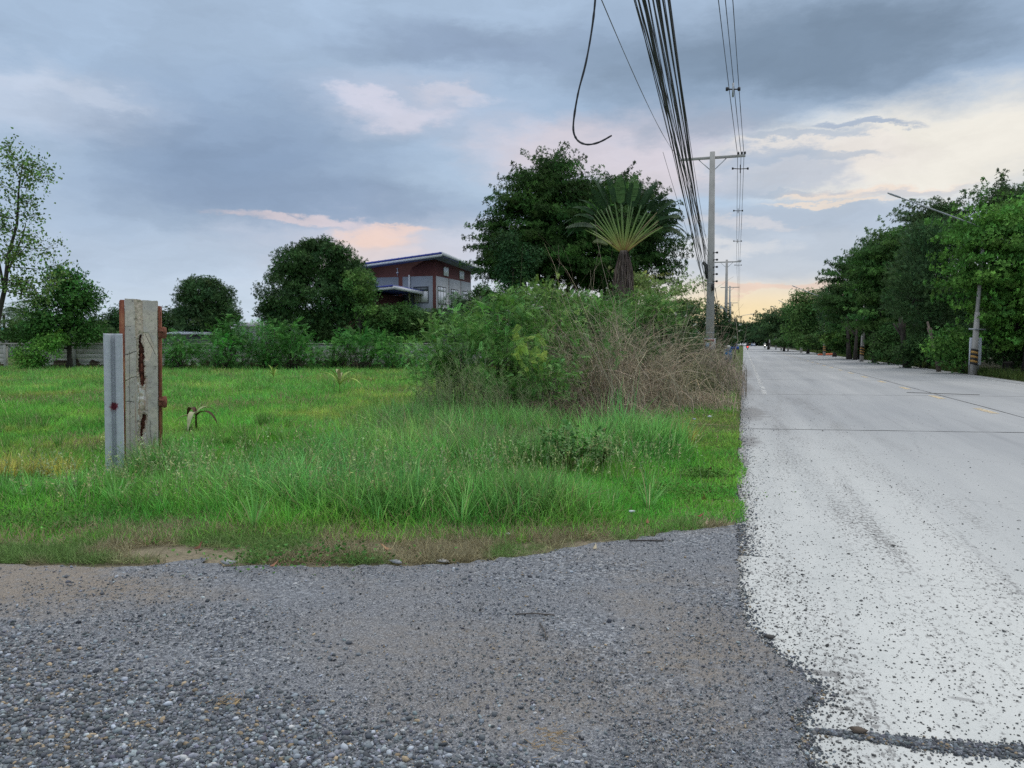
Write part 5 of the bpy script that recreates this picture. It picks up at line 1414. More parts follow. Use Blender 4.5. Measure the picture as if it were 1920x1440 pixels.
    for zz in (1.62, .82):
        mb = MB(); mb.box(W / 2 + .006, W / 2 + .06, -Dp / 2 + .015, -Dp / 2 + .049, zz - .05, zz + .05, .004)
        lathe(mb, [(.001, zz - .07), (.026, zz - .06), (.03, zz), (.026, zz + .06), (.001, zz + .07)], 10, (W / 2 + .068, -Dp / 2 + .02))
        mb.tube([(W / 2 + .02, -Dp / 2 + .02, zz + .02), (W / 2 + .05, -Dp / 2 - .035, zz + .02)], .016, 6)
        mb.build("hinge", M_RUST, root)
    mb = MB(); mb.tube([(cen.mean() + .005, -Dp / 2 + .10, .3), (cen.mean() + .008, -Dp / 2 + .095, 1.7)], .013, 8); mb.build("steel_bar", M_RUST, root)
    root.rotation_euler = (0, math.radians(.9), yaw + math.radians(23))
gate_post()
def thin_post():
    c = T(209, 8.25)
    root = empty("fence_post", c, "thin grey grooved concrete post with a red paint mark, shorter of the two", "post", None, YAW)
    xs = [-.1, -.096, -.03, -.022, .018, .026, .096, .1]
    ys = [-.062, -.068, -.068, .012, .012, -.068, -.068, -.062]
    H = 1.6; V = []; F = []
    prof = list(zip(xs, ys)) + [(.1, .07), (-.1, .07)]
    n = len(prof); nz = 90
    r = np.random.default_rng(2)
    for k in range(nz + 1):
        z = H * k / nz
        for (x, y) in prof: V.append((x + r.normal(0, .0006), y + r.normal(0, .0006), z))
    for k in range(nz):
        for i in range(n):
            j = (i + 1) % n; F.append((k * n + i, k * n + j, (k + 1) * n + j, (k + 1) * n + i))
    F.append(tuple(range(nz * n, nz * n + n)))
    m, nt, b, o_ = new_mat("weathered_grey_concrete")
    n1 = noise_tex(nt, 5, 7, .65); n2 = noise_tex(nt, 45, 5, .7)
    c1 = ramp(nt, n1, [(.3, (.44, .46, .49)), (.7, (.60, .62, .65))])
    c1 = mix(nt, maprange(nt, noise_tex(nt, 26, 4, .8), .66, .70), c1, (.13, .12, .11))
    # darker run-off streak down the groove and a rubbed base
    tc = nt.nodes.new('ShaderNodeTexCoord'); sp = nt.nodes.new('ShaderNodeSeparateXYZ'); nt.links.new(tc.outputs['Object'], sp.inputs[0])
    # red sprayed mark
    v = nt.nodes.new('ShaderNodeVectorMath'); v.operation = 'MULTIPLY_ADD'; nt.links.new(tc.outputs['Object'], v.inputs[0]); v.inputs[1].default_value = (1 / .052, 0, 1 / .05); v.inputs[2].default_value = (-.002 / .052, 0, -.815 / .05)
    ln = nt.nodes.new('ShaderNodeVectorMath'); ln.operation = 'LENGTH'; nt.links.new(v.outputs[0], ln.inputs[0])
    ad = nt.nodes.new('ShaderNodeMath'); ad.operation = 'MULTIPLY_ADD'; nt.links.new(noise_tex(nt, 38, 5, .7), ad.inputs[0]); ad.inputs[1].default_value = 2.2; nt.links.new(ln.outputs['Value'], ad.inputs[2])
    c1 = mix(nt, maprange(nt, ad.outputs[0], 2.15, 1.75, 0, .95), c1, (.20, .012, .03))
    nt.links.new(c1, b.inputs['Base Color']); b.inputs['Roughness'].default_value = .9; bump(nt, b, n2, .5, .004)
    MB().add(V, F).build("concrete_shaft", m, root)
    mb = MB()
    for z in (.22, .55, .95, 1.2, 1.48): lathe(mb, [(.001, 0), (.006, 0), (.006, .002)], 8)
    root.rotation_euler = (0, math.radians(.6), YAW + math.radians(25)); root.scale = (.9, .9, 1)
thin_post()

# ------------------------------------------------------------------ concrete wall behind the field
def wall():
    D0 = 46.0; a = T(-120, D0); b = T(1010, 46.5)
    d = b - a; L = np.linalg.norm(d[:2]); ang = math.atan2(d[1], d[0])
    root = empty("concrete_wall", a, "low weathered precast concrete wall with posts and a capping behind the field", "wall", None, ang)
    m, nt, bs, o = new_mat("stained_precast")
    n = noise_tex(nt, .9, 7, .65, stretch=(1, 1, 2.5)); n2 = noise_tex(nt, 14, 5, .7)
    c = ramp(nt, n, [(.32, (.32, .30, .275)), (.5, (.52, .50, .47)), (.7, (.62, .60, .57))])
    tc = nt.nodes.new('ShaderNodeTexCoord'); sp = nt.nodes.new('ShaderNodeSeparateXYZ'); nt.links.new(tc.outputs['Object'], sp.inputs[0])
    # patchy spalling near the foot of the panels
    f = nt.nodes.new('ShaderNodeMath'); f.operation = 'MULTIPLY_ADD'; nt.links.new(sp.outputs[2], f.inputs[0]); f.inputs[1].default_value = -.55
    nt.links.new(noise_tex(nt, 1.6, 4, .6, stretch=(1, 1, .8)), f.inputs[2])
    c = mix(nt, maprange(nt, f.outputs[0], .28, .30), c, (.085, .055, .04))
    nt.links.new(c, bs.inputs['Base Color']); bs.inputs['Roughness'].default_value = .95; bump(nt, bs, n2, .5, .02)
    np_ = int(L / 2.05); r = np.random.default_rng(4)
    gap = None
    for k in range(np_):
        x0, x1 = k * 2.05 + .09, (k + 1) * 2.05 - .09
        pxm = None
        mid = a + d / L * (x0 + 1)
        lat = mid[:2] @ R_[:2]; dep = mid[:2] @ FH[:2]; px = CX + F_PX * lat / dep
        if 24 < px < 80 and not gap: gap = True; continue
        mb = MB()
        for q in range(5):
            y = r.normal(0, .004); mb.box(x0, x1, -.02 + y, .025 + y, .02 + q * .278, .02 + q * .278 + .270, .006)
        mb.build("panel", m, root)
    for k in range(np_ + 1):
        x = k * 2.05; MB().box(x - .085, x + .085, -.085, .085, 0, 1.41, .012).build("wall_post", M_CONC, root)
    mb = MB()
    for k in range(np_): mb.box(k * 2.05 + .004, (k + 1) * 2.05 - .004, -.10, .10, 1.413, 1.49 + r.normal(0, .004), .01)
    mb.build("capping", mat_simple("capping_concrete", (.33, .31, .28), .95, .3, 2), root)
wall()

# ------------------------------------------------------------------ the building
def building():
    D0 = 75.0; corner = T(817, D0)
    ex = R_ * .947 - FH * .32; ey = R_ * .32 + FH * .947
    ang = math.atan2(ex[1], ex[0])
    root = empty("house", corner, "maroon and grey two-storey building with a blue shed roof behind the trees", "building", None, ang)
    M_MAR = mat_simple("maroon_cladding", (.115, .035, .032), .8, .18, 2)
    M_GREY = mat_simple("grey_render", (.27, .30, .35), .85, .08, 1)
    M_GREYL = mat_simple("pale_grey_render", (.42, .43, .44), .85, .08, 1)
    M_BLUE = mat_simple("blue_metal_roof", (.05, .07, .36), .45, .1, 2)
    M_WHT = mat_simple("white_trim", (.68, .69, .72), .6, .05, 2)
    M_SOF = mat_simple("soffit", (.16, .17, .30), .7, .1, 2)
    M_GL = mat_simple("curtained_glass", (.74, .75, .80), .6, .12, 1)
    M_DGL = mat_simple("dark_window_glass", (.10, .12, .14), .15, .2, 1)
    M_FR = mat_simple("dark_frame", (.05, .05, .055), .6, .1, 2)
    L, Wd = 11.0, 9.3
    roofz = lambda x, y: 10.15 + (x - 1.0) * .09 - (y + 1.0) * .045
    def prism(mb, x0, x1, y0, y1, zb, off):
        V = [(x0, y0, zb), (x1, y0, zb), (x1, y1, zb), (x0, y1, zb)] + [(x, y, roofz(x, y) - off) for x, y in ((x0, y0), (x1, y0), (x1, y1), (x0, y1))]
        mb.add(V, [(0, 3, 2, 1), (4, 5, 6, 7), (0, 1, 5, 4), (1, 2, 6, 5), (2, 3, 7, 6), (3, 0, 4, 7)])
    mb = MB(); prism(mb, -L, 0, 0, Wd, 0, .41); wl = mb.build("wall", M_MAR, root)
    # grey panels on the front and pale panels on the side (proud of the cladding)
    for (x0, x1) in ((-L + .3, -3.62 - .35), (-3.62 + .1 - .0, -.28)):
        MB().box(x0, x1, -.03, .0 - .002, 0, 8.0).build("render_panel", M_GREY, root)
    for (y0_, y1_) in ((.12, 3.15), (3.30, 6.3), (6.45, Wd - .05)):
        MB().box(.002, .03, y0_, y1_, 0, 8.0).build("render_panel", M_GREYL, root)
    # windows
    def window(x0, x1, z0, z1, side=False, cols=2, transom=True):
        def bx(mb, a, b, c, d, y0, y1):
            if side: mb.box(-y1, -y0, a, b, c, d)
            else: mb.box(a, b, y0, y1, c, d)
        mb = MB(); t = .06
        bx(mb, x0, x1, z0, z0 + t, -.07, -.032); bx(mb, x0, x1, z1 - t, z1, -.07, -.032)
        bx(mb, x0, x0 + t, z0 + t, z1 - t, -.07, -.032); bx(mb, x1 - t, x1, z0 + t, z1 - t, -.07, -.032)
        for k in range(1, cols):
            xm = x0 + (x1 - x0) * k / cols; bx(mb, xm - .02, xm + .02, z0 + t, z1 - t, -.068, -.034)
        w = mb.build("window", M_FR if transom else M_WHT, root)
        zt = z1 - (z1 - z0) * (.28 if transom else .0)
        mb = MB(); bx(mb, x0 + t, x1 - t, z0 + t, zt - .02 if transom else z1 - t, -.05, -.036); mb.build("pane", M_GL, w)
        if transom:
            mb = MB(); bx(mb, x0 + t, x1 - t, zt + .0, z1 - t, -.05, -.036); mb.build("transom_pane", M_DGL if not side else M_GL, w)
    window(-2.35, -.72, 5.4, 7.0, False, 2)
    window(.45, 2.45, 5.3, 7.05, True, 3); window(3.75, 5.55, 5.3, 7.0, True, 3); window(6.9, 8.6, 5.3, 7.0, True, 3)
    for (a, b) in ((1.9, 3.1), (6.0, 7.2)): window(a, b, 8.2, 9.05, True, 2, False)
    # main roof: blue sheet, white fascia, soffit
    x0, x1, y0, y1 = -L - .8, 1.15, -1.0, Wd + 1.5
    def slab(mb, x0, x1, y0, y1, ot, ob):
        V = [(x, y, roofz(x, y) - ob) for x, y in ((x0, y0), (x1, y0), (x1, y1), (x0, y1))] + [(x, y, roofz(x, y) - ot) for x, y in ((x0, y0), (x1, y0), (x1, y1), (x0, y1))]
        mb.add(V, [(0, 3, 2, 1), (4, 5, 6, 7), (0, 1, 5, 4), (1, 2, 6, 5), (2, 3, 7, 6), (3, 0, 4, 7)])
    mb = MB(); slab(mb, x0, x1 - .06, y0 - .02, y1, 0, .185)
    # roofing ribs
    for k in range(18):
        xr = x0 + .3 + k * (x1 - x0 - .6) / 17; slab(mb, xr - .03, xr + .03, y0 + .1, y1, -.05, 0.001)
    rf = mb.build("roof", M_BLUE, root)
    mb = MB(); slab(mb, x0, x1, y0, y0 + .05, .19, .42); slab(mb, x1 - .05, x1, y0 + .052, y1, -.02, .30); mb.build("fascia", M_WHT, rf)
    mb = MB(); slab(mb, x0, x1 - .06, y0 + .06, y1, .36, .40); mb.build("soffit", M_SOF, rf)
    # porch block and porch roof
    MB().box(-8, -4.6, -4.0, -.04, 0, 6.0).build("porch_wall", mat_simple("dark_red_wall", (.11, .018, .018), .8, .1, 2), root)
    MB().box(-4.59, -3.4, -4.1, -.04, 0, 6.05).build("porch_wall", M_MAR, root)
    pz = lambda x, y: 6.62 + (x + 1.2) * .07 - (y + 6.5) * .02
    def pslab(mb, x0, x1, y0, y1, ot, ob):
        V = [(x, y, pz(x, y) - ob) for x, y in ((x0, y0), (x1, y0), (x1, y1), (x0, y1))] + [(x, y, pz(x, y) - ot) for x, y in ((x0, y0), (x1, y0), (x1, y1), (x0, y1))]
        mb.add(V, [(0, 3, 2, 1), (4, 5, 6, 7), (0, 1, 5, 4), (1, 2, 6, 5), (2, 3, 7, 6), (3, 0, 4, 7)])
    mb = MB(); pslab(mb, -8.5, -1.25, -6.53, -.1, -.10, .06); pr = mb.build("porch_roof", M_BLUE, root)
    mb = MB(); pslab(mb, -8.5, -1.2, -6.5, -6.46, .065, .30); pslab(mb, -1.24, -1.2, -6.455, -.1, -.02, .28); mb.build("fascia", M_WHT, pr)
    MB().tube([(-2.75, -.12, 5.6), (-2.75, -.12, 8.15)], .09, 8).build("drain_pipe", M_WHT, root)
    mb = MB(); mb.tube([(-4.05, -.05, 8.1), (-4.05, -.05, 8.9)], .03, 6); mb.box(-4.15, -3.95, -.14, -.03, 8.35, 8.5); mb.box(-4.13, -3.97, -.14, -.03, 8.75, 8.85)
    mb.build("wall_lamp", M_WHT, root)
building()

def shed(px0, px1, D, ztop, zwall, label, croof, seed, cwall=(.3, .3, .3)):
    a = T(px0, D); w = (px1 - px0) * D / F_PX
    root = empty("shed", a, label, "shed", "low sheds beyond the wall", YAW)
    MB().box(.2, w - .2, .3, 7.7, 0, zwall).build("wall", mat_simple("shed_wall%d" % seed, cwall, .9, .2, 1), root)
    mb = MB(); V = [(0, 0, zwall + .01), (w, 0, zwall + .01), (w, 8, zwall + .01), (0, 8, zwall + .01), (0, 4, ztop), (w, 4, ztop)]
    mb.add(V, [(0, 3, 2, 1), (0, 1, 5, 4), (3, 4, 5, 2), (0, 4, 3), (1, 2, 5)])
    mb.build("roof", mat_simple("shed_roof%d" % seed, croof, .55, .12, .8), root)
shed(296, 372, 56, ZH(618, 56), ZH(627, 56), "low white-roofed shed seen under the dome-shaped tree", (.60, .63, .68), 1, (.12, .12, .13))
shed(436, 560, 88, ZH(603, 88), ZH(612, 88), "grey-roofed shed on the horizon left of the mango tree", (.48, .47, .46), 2)
shed(120, 215, 92, ZH(592, 92), ZH(601, 92), "long pale blue roof on the horizon left of the posts", (.62, .67, .74), 3, (.2, .2, .2))
shed(-60, 14, 80, ZH(613, 80), ZH(622, 80), "turquoise roof peeping out at the left edge", (.10, .42, .40), 4, (.4, .4, .38))

# ------------------------------------------------------------------ power line
def taper_box(mb, h, w0, w1, d0, d1, bev=.02):
    def ring(w, d, z):
        w /= 2; d /= 2; return [(-w + bev, -d, z), (w - bev, -d, z), (w, -d + bev, z), (w, d - bev, z), (w - bev, d, z), (-w + bev, d, z), (-w, d - bev, z), (-w, -d + bev, z)]
    V = ring(w0, d0, 0) + ring(w1, d1, h); F = [tuple(range(7, -1, -1)), tuple(range(8, 16))] + [(i, (i + 1) % 8, 8 + (i + 1) % 8, 8 + i) for i in range(8)]
    mb.add(V, F)
def utility_pole(px, D, H, label, detail=True, name="utility_pole"):
    root = empty(name, T(px, D), label, "utility pole", "concrete utility poles along the left verge")
    mb = MB(); taper_box(mb, H, .40, .22, .34, .2)
    sh = mb.build("shaft", M_CONC_POLE, root)
    za = H - .22
    MB().box(-1.42, 1.42, .115, .205, za - .055, za + .055, .008).build("crossarm", M_CONC_POLE, root)
    mb = MB(); mb.tube([(-.6, .16, za - .06), (-.12, .13, za - .52)], .018, 4); mb.tube([(.6, .16, za - .06), (.12, .13, za - .52)], .018, 4); mb.build("brace", M_STEEL, root)
    if detail:
        for x in (1.12, 1.27, 1.4):
            mb = MB(); lathe(mb, [(.02, za + .06), (.05, za + .08), (.03, za + .11), (.055, za + .13), (.03, za + .17), (.01, za + .2)], 10, (x, .16)); mb.build("insulator", M_BLACK, root)
        mb = MB()
        for k in range(5):
            z = 5.55 - k * .32; mb.tube([(.10, -.16, z), (.22, -.22, z)], .02, 5); lathe(mb, [(.01, z - .05), (.05, z - .03), (.05, z + .03), (.01, z + .05)], 8, (.27, -.22))
        mb.build("spool_rack", M_BLACK, root)
        mb = MB(); mb.tube([(-.34, -.1, 5.15), (-.22, -.12, 5.0), (-.16, -.12, 4.4)], [.07, .09, .06], 8); mb.build("splice_box", M_BLACK, root)
        mb = MB(); mb.tube([(.10, -.22, 4.15), (.10, -.22, 3.85)], .06, 8); mb.build("splice_box", M_BLACK, root)
        for z in (4.75, 4.2, 2.6, 1.95):
            k = 1 - z / H; wx, wy = .11 + .09 * k + .006, .10 + .07 * k + .006; MB().box(-wx, wx, -wy, wy, z, z + .035).build("band", M_STEEL, root)
    return root
p1 = utility_pole(1331, 35, ZH(285, 35), "nearest concrete utility pole with a crossarm and a red-edged notice")
p2 = utility_pole(1360.5, 80, ZH(487, 80), "second concrete utility pole behind the nearest one")
p3 = utility_pole(1367, 120, ZH(536, 120), "third concrete utility pole in the line", False)
p4 = utility_pole(1369, 163, ZH(566, 163), "fourth concrete utility pole, just showing above the shrubs", False)
for p in (p1, p2, p3, p4): p.rotation_euler = (0, 0, 0.0)
def notice():
    root = empty("notice_board", P(1331, 646, 34.7), "crumpled white notice with a red top band tied to the nearest utility pole", "sign", None, math.radians(4))
    V = []; F = []; nx = 8
    for k in range(nx + 1):
        x = -.25 + .5 * k / nx; y = .03 * math.cos(x * 7) * 0 - .04 * (1 - (x / .25) ** 2) + .03 * (k > 5) * (k - 5)
        V += [(x, y, -.27 + .01 * math.sin(k)), (x, y, .27 + .015 * math.sin(k * 1.7))]
    for k in range(nx): F.append((2 * k, 2 * k + 2, 2 * k + 3, 2 * k + 1))
    V2 = [(x, y + .004, z) for x, y, z in V]; n = len(V); F2 = [tuple(i + n for i in f[::-1]) for f in F]
    F3 = [(2 * k + 1, 2 * k + 3, n + 2 * k + 3, n + 2 * k + 1) for k in range(nx)] + [(2 * k + 2, 2 * k, n + 2 * k, n + 2 * k + 2) for k in range(nx)]
    MB().add(V + V2, F + F2 + F3).build("panel", mat_simple("notice_white", (.46, .48, .52), .6, .15, 8), root)
    MR_ = mat_simple("notice_red", (.42, .12, .13), .6, .25, 20)
    mb = MB(); mb.box(-.24, .2, -.062, -.05, .14, .24); mb.box(-.25, -.225, -.062, -.03, -.26, .139); mb.box(.0, .035, -.064, -.05, -.22, .137); mb.box(-.224, .1, -.062, -.05, -.26, -.235)
    mb.build("red_band", MR_, root)
    MB().box(-.17, -.03, -.060, -.048, -.18, .07).build("blue_print", mat_simple("notice_blue", (.28, .36, .44), .6, .2, 20), root)
notice()

# cables: (tower-end point, far behind the camera)
def sag_pts(A, B, sag, n=22):
    A, B = np.array(A), np.array(B)
    return [A + (B - A) * t - Z_ * (4 * sag * t * (1 - t)) for t in np.linspace(0, 1, n)]
def extend(A, Q, Dend, sag):
    """wire from A passing through Q, carried on until depth Dend behind the camera, with a mild sag"""
    A, Q = np.array(A), np.array(Q); dA, dQ = A[:2] @ FH[:2], Q[:2] @ FH[:2]
    k = (dA - Dend) / (dA - dQ); B = A + (Q - A) * k; tq = 1 / k
    B = B + Z_ * (4 * sag * tq * (1 - tq)) / tq
    return sag_pts(A, B, sag, 36)
rc = np.random.default_rng(77)
def cable(name, pts, rad, label, group, mat=None, cat="cable"):
    mb = MB(); rj = np.random.default_rng(len(pts) * 7 + int(1e4 * rad)); mb.tube(pts, [rad * k for k in np.clip(rj.normal(1, .12, len(pts)), .75, 1.4)], 6); o = mb.build(name, mat or M_CABLE, None, True); return tag(o, label, cat, group)
for i in range(24):
    y1 = 450 + 125 * (i / 23) + rc.normal(0, 6)
    A = P(1327 + rc.normal(0, 2.0), y1, 35)
    px0 = 1186 + 72 * ((i * 7) % 24) / 23 + rc.normal(0, 2); 
    Q = P(px0, 0, 6.3 + rc.normal(0, .25))
    cable("overhead_cable", extend(A, Q, -9, .25 + rc.uniform(-.2, .45)), rc.choice([.0025, .0035, .0045, .0075]), "black cable in the thick sagging bundle that runs to the nearest utility pole", "cables of the sagging bundle")
for k, (px0, D0, px1, y1, rad, lb) in enumerate([(1207, 6.4, 1316, 520, .010, "thick dark cable on the left side of the bundle"), (1232, 6.6, 1324, 478, .013, "thickest cable in the middle of the bundle"), (1225, 7.5, 1345, 560, .004, "thin wire dropping left of the bundle to below the pole's splice box")]):
    cable("overhead_cable", extend(P(px1, y1, 35), P(px0, 0, D0), -9, .3), rad, lb, "cables of the sagging bundle")
cable("overhead_wire", extend(P(1279, 298, 35), P(1128, 0, 9.0), -9, 1.0), .006, "thin wire curving from the crossarm's left end up to the photo's top", "single overhead wires", M_WIRE)
cable("overhead_wire", sag_pts(P(1243, 285, 20), P(1350, 590, 60), .6), .005, "faint thin wire hanging lowest on the left towards the frangipani", "single overhead wires", M_WIRE)
cable("overhead_wire", sag_pts(P(1262, 290, 24), P(1340, 560, 48), .5), .005, "faint thin wire just right of the lowest one", "single overhead wires", M_WIRE)
# HV conductors
hvA = [P(1383, 291, 35), P(1389.5, 288, 35), P(1395, 291, 35)]
for k in range(3):
    A = hvA[k]; Q = P((1347, 1360, 1374)[k], 0, 18.8)
    nm = ["left", "middle", "right"][k]
    cable("power_line", extend(A, Q, -9, .45), .011, "%s of the three power lines at the right end of the crossarm" % nm, "three spaced power lines", M_CABLE)
    e2 = P(1382 + k * 3 - 1, 492, 80); e3 = P(1384 + k * 1.6, 539, 120); e4 = P(1383.5 + k, 569, 163)
    pts = sag_pts(A, e2, .55, 12) + sag_pts(e2, e3, .5, 8)[1:] + sag_pts(e3, e4, .5, 8)[1:] + sag_pts(e4, P(1388, 600, 230), .5, 6)[1:]
    cable("power_line", pts, .012, "far stretch of the %s power line between the crossarms" % nm, "three spaced power lines", M_CABLE)
for (px, py, D, w, lb) in ((1374.5, 167, 24.5, 11, "spacer clamp hanging in the power lines nearest the camera"), (1388, 316, 39, 14, "spacer clamp just below the crossarm"), (1384, 395, 50, 8, "third spacer clamp on the lines"), (1383, 452, 64, 7, "fourth spacer clamp on the lines"), (1384, 497, 82, 6, "spacer clamp by the second pole")):
    c = P(px, py, D); s = D / F_PX; mb = MB(); h = w * s
    root = empty("line_spacer", c, lb, "spacer", "spacers on the power lines")
    mb.tube([-R_ * h, -Z_ * .05 * h, R_ * h], .022, 6); mb.build("bar", M_BLACK, root)
    mb = MB(); mb.tube([Z_ * h * (1.0 if D < 30 else .5), -Z_ * h * (1.3 if D < 30 else .6)], .03 if D < 30 else .02, 6); mb.build("insulator", M_STEEL if D < 30 else M_BLACK, root)
    for sg in (-1, 1): MB().tube([R_ * h * sg + Z_ * .05, R_ * h * sg - Z_ * .05], .045, 6).build("clamp", M_BLACK, root)
# low bundle carried on to the second pole
for i in range(9):
    A = P(1333 + rc.uniform(2, 10), 540 + i * 8, 35); B = P(1358 + rc.normal(0, 2), 578 + i * 4, 80)
    cable("overhead_cable", sag_pts(A, B, .9 + rc.uniform(-.2, .3), 14), .012, "black cable sagging between the nearest and second utility poles", "cables between the first two poles")
for i in range(4):
    A = P(1361, 585 + i * 4, 80); B = P(1367 + i * .6, 596 + i * 3, 120)
    cable("overhead_cable", sag_pts(A, B, .7, 8), .018, "distant black cable beyond the second utility pole", "cables beyond the second pole")
# hanging cut cable
hp = [(1135, -300, 4.5), (1118, -60, 4.6), (1116, 0, 4.65), (1109, 60, 4.7), (1098, 120, 4.72), (1085, 170, 4.75), (1077, 215, 4.78), (1075, 243, 4.8), (1080, 259, 4.8), (1090, 268, 4.78), (1105, 271, 4.74), (1125, 266, 4.7), (1147, 254, 4.66)]
def smooth_pts(pts, m=6):
    pts = [np.array(p) for p in pts]; out = []
    for i in range(len(pts) - 1):
        p0, p1, p2, p3 = pts[max(i - 1, 0)], pts[i], pts[i + 1], pts[min(i + 2, len(pts) - 1)]
        for k in range(m):
            t = k / m; out.append(.5 * ((2 * p1) + (-p0 + p2) * t + (2 * p0 - 5 * p1 + 4 * p2 - p3) * t * t + (-p0 + 3 * p1 - 3 * p2 + p3) * t ** 3))
    out.append(pts[-1]); return out
cable("hanging_cable", smooth_pts([P(*p) for p in hp]), .0062, "loose cut cable hanging down in a hook against the sky", None)

# ------------------------------------------------------------------ right hand lamp posts
M_STRIPE_Y = mat_simple("faded_yellow_paint", (.44, .25, .07), .8, .25, 12)
M_STRIPE_K = mat_simple("black_paint", (.03, .028, .026), .8, .2, 12)
def lamp_post(px, D, zt, tip, label, near=True, stub=None, lean=0):
    base = T(px, D); root = empty("street_lamp", base, label, "street lamp", "street lamps on the far side of the road", YAW)
    mb = MB(); H = stub or zt; taper_box(mb, H, .25, .17, .25, .17); mb.build("shaft", M_CONC_POLE, root)
    if stub:
        mb = MB(); mb.tube([(.10, .22, stub - 1.6), (.18, .22, zt)], [.10, .07], 8); mb.build("upper_pole", M_CONC_POLE, root)
    if near:
        for k in range(7):
            z = .50 + k * .105; w = (.25 - .08 * z / H) / 2 + .004
            sh = .06
            V = [(-w, -w, z), (w, -w, z - sh), (w, -w, z - sh + .104), (-w, -w, z + .104), (-w, w, z), (w, w, z - sh), (w, w, z - sh + .104), (-w, w, z + .104)]
            MB().add(V, [(0, 1, 2, 3), (5, 4, 7, 6), (4, 0, 3, 7), (1, 5, 6, 2), (3, 2, 6, 7), (4, 5, 1, 0)]).build("stripe", M_STRIPE_K if k % 2 == 0 else M_STRIPE_Y, root)
    if tip is not None:
        t = P(*tip) ; v = t - base; tl = np.array([v @ R_, v @ FH, v[2]])
        start = np.array([.18 if stub else 0, .22 if stub else 0, zt - .1]); bend = start + (tl - start) * .12 + np.array([0, 0, .12])
        bend[0] = start[0] - .35; bend[2] = zt + .25
        mb = MB(); mb.tube([start, bend, bend + (tl - bend) * .5, tl], [.035, .035, .033, .03], 8); arm = mb.build("lamp_arm", M_STEEL, root, True)
        d = (tl - bend); d /= np.linalg.norm(d)
        mb = MB(); mb.tube([tl - d * .05, tl + d * .1, tl + d * .45, tl + d * .6], [.035, .05, .05, .03], 8); mb.build("lamp_head", M_STEEL, arm, True)
    return root
lp = lamp_post(1826, 36.0, ZH(432, 36), (1673, 376, 36), "nearest striped street lamp with a long arm through the bright tree", True, ZH(585, 36))
lp.rotation_euler = (0, math.radians(2.3), YAW)
mb = MB(); mb.box(-.44, .36, -.16, -.145, ZH(619, 36), ZH(616, 36)); mb.build("thin_bar", M_STEEL, lp)
o = empty("white_panel", T(1829, 36.35, 0), "white rectangular panel standing behind the nearest striped pole", "panel", None, YAW)
mb = MB(); mb.box(-.27, .30, 0, .03, ZH(684, 36.35), ZH(633, 36.35), .006); mb.build("board", mat_simple("panel_white", (.75, .78, .84), .6, .08, 1), o)
mb = MB(); mb.box(-.26, -.22, .032, .07, 0, ZH(640, 36.35)); mb.box(.18, .22, .032, .07, 0, ZH(640, 36.35)); mb.build("support", M_STEEL, o)
lamp_post(1616, 62, ZH(560, 62), (1550, 499, 62), "second striped street lamp, leaning slightly at the verge", True).rotation_euler = (0, math.radians(2.2), YAW)
lamp_post(1546, 90, ZH(562, 90), (1494, 539, 90), "third street lamp with faded stripes and a pale slender shaft", True)
lamp_post(1502, 118, ZH(585, 118), (1466, 566, 118), "fourth street lamp, only its arm clear of the trees", False)
lamp_post(1478, 146, ZH(596, 146), (1452, 577, 146), "fifth street lamp in the far row", False)
lamp_post(1455, 170, ZH(606, 170), (1432, 594, 170), "sixth street lamp with a small white plate", False)
r_ = empty("road_plate", P(1455, 637, 169.5), "small white plate on the far pole", "sign", None, YAW); MB().box(-.5, .5, -.03, 0, -.2, .2, .01).build("plate", mat_simple("plate_white", (.6, .62, .6), .6, .05, 1), r_); MB().box(-.05, .05, .002, .05, -ZH(637, 169.5), .1).build("support", M_STEEL, r_)
# lamp on the left side
lr = empty("street_lamp", T(1377, 150), "street lamp on the left verge reaching over the lane", "street lamp"); 
mb = MB(); taper_box(mb, ZH(597, 150), .25, .18, .25, .18); mb.build("shaft", M_CONC_POLE, lr)
v = P(1408, 589, 150) - T(1377, 150); mb = MB(); mb.tube([(0, 0, ZH(599, 150)), v * np.array([.5, .5, 0]) + Z_ * (v[2] - .25), v], .04, 6); am = mb.build("lamp_arm", M_STEEL, lr); mb = MB(); mb.tube([v - R_ * .1, v + R_ * .7], [.07, .09], 8); mb.build("lamp_head", M_STEEL, am)
# stump, orange heap
st = empty("tree_stump", T(1892, 36.5), "short dark stump in the rough grass at the right edge", "stump"); mb = MB(); lathe(mb, [(.17, 0), (.14, .12), (.13, .5), (.19, .52), (.2, .6), (.18, .62)], 12); mb.build("stump_body", M_BARK_DARK, st)
rh = np.random.default_rng(8); mb = MB()
for k in range(14):
    c = R_ * rh.normal(0, .8) + FH * rh.normal(0, .4); V = IV * np.array([.5, .4, .22]) * rh.uniform(.5, 1.1) * (1 + rh.normal(0, .12, (12, 1))) + c + np.array([0, 0, .08]); mb.add(V, [tuple(f) for f in IF])
o = mb.build("orange_netting", mat_simple("orange_plastic", (.55, .13, .05), .7, .3, 6)); o.location = T(1557, 93); tag(o, "low heap of orange plastic on the grass past the second striped pole", "heap")
# short pole stub in the far verge
for (px, D, yt, lb) in ((1503 - 60 + 0, 190, 632, "short pale post at the far right verge"), (1465, 150, 630, "pale concrete stub post before the far trees"), (1503, 120, 640, "thin dark post on the right verge midway")):
    q = empty("verge_post", T(px, D), lb, "post"); mb = MB(); taper_box(mb, ZH(yt, D), .3, .26, .3, .26); mb.build("shaft", M_CONC_POLE, q)

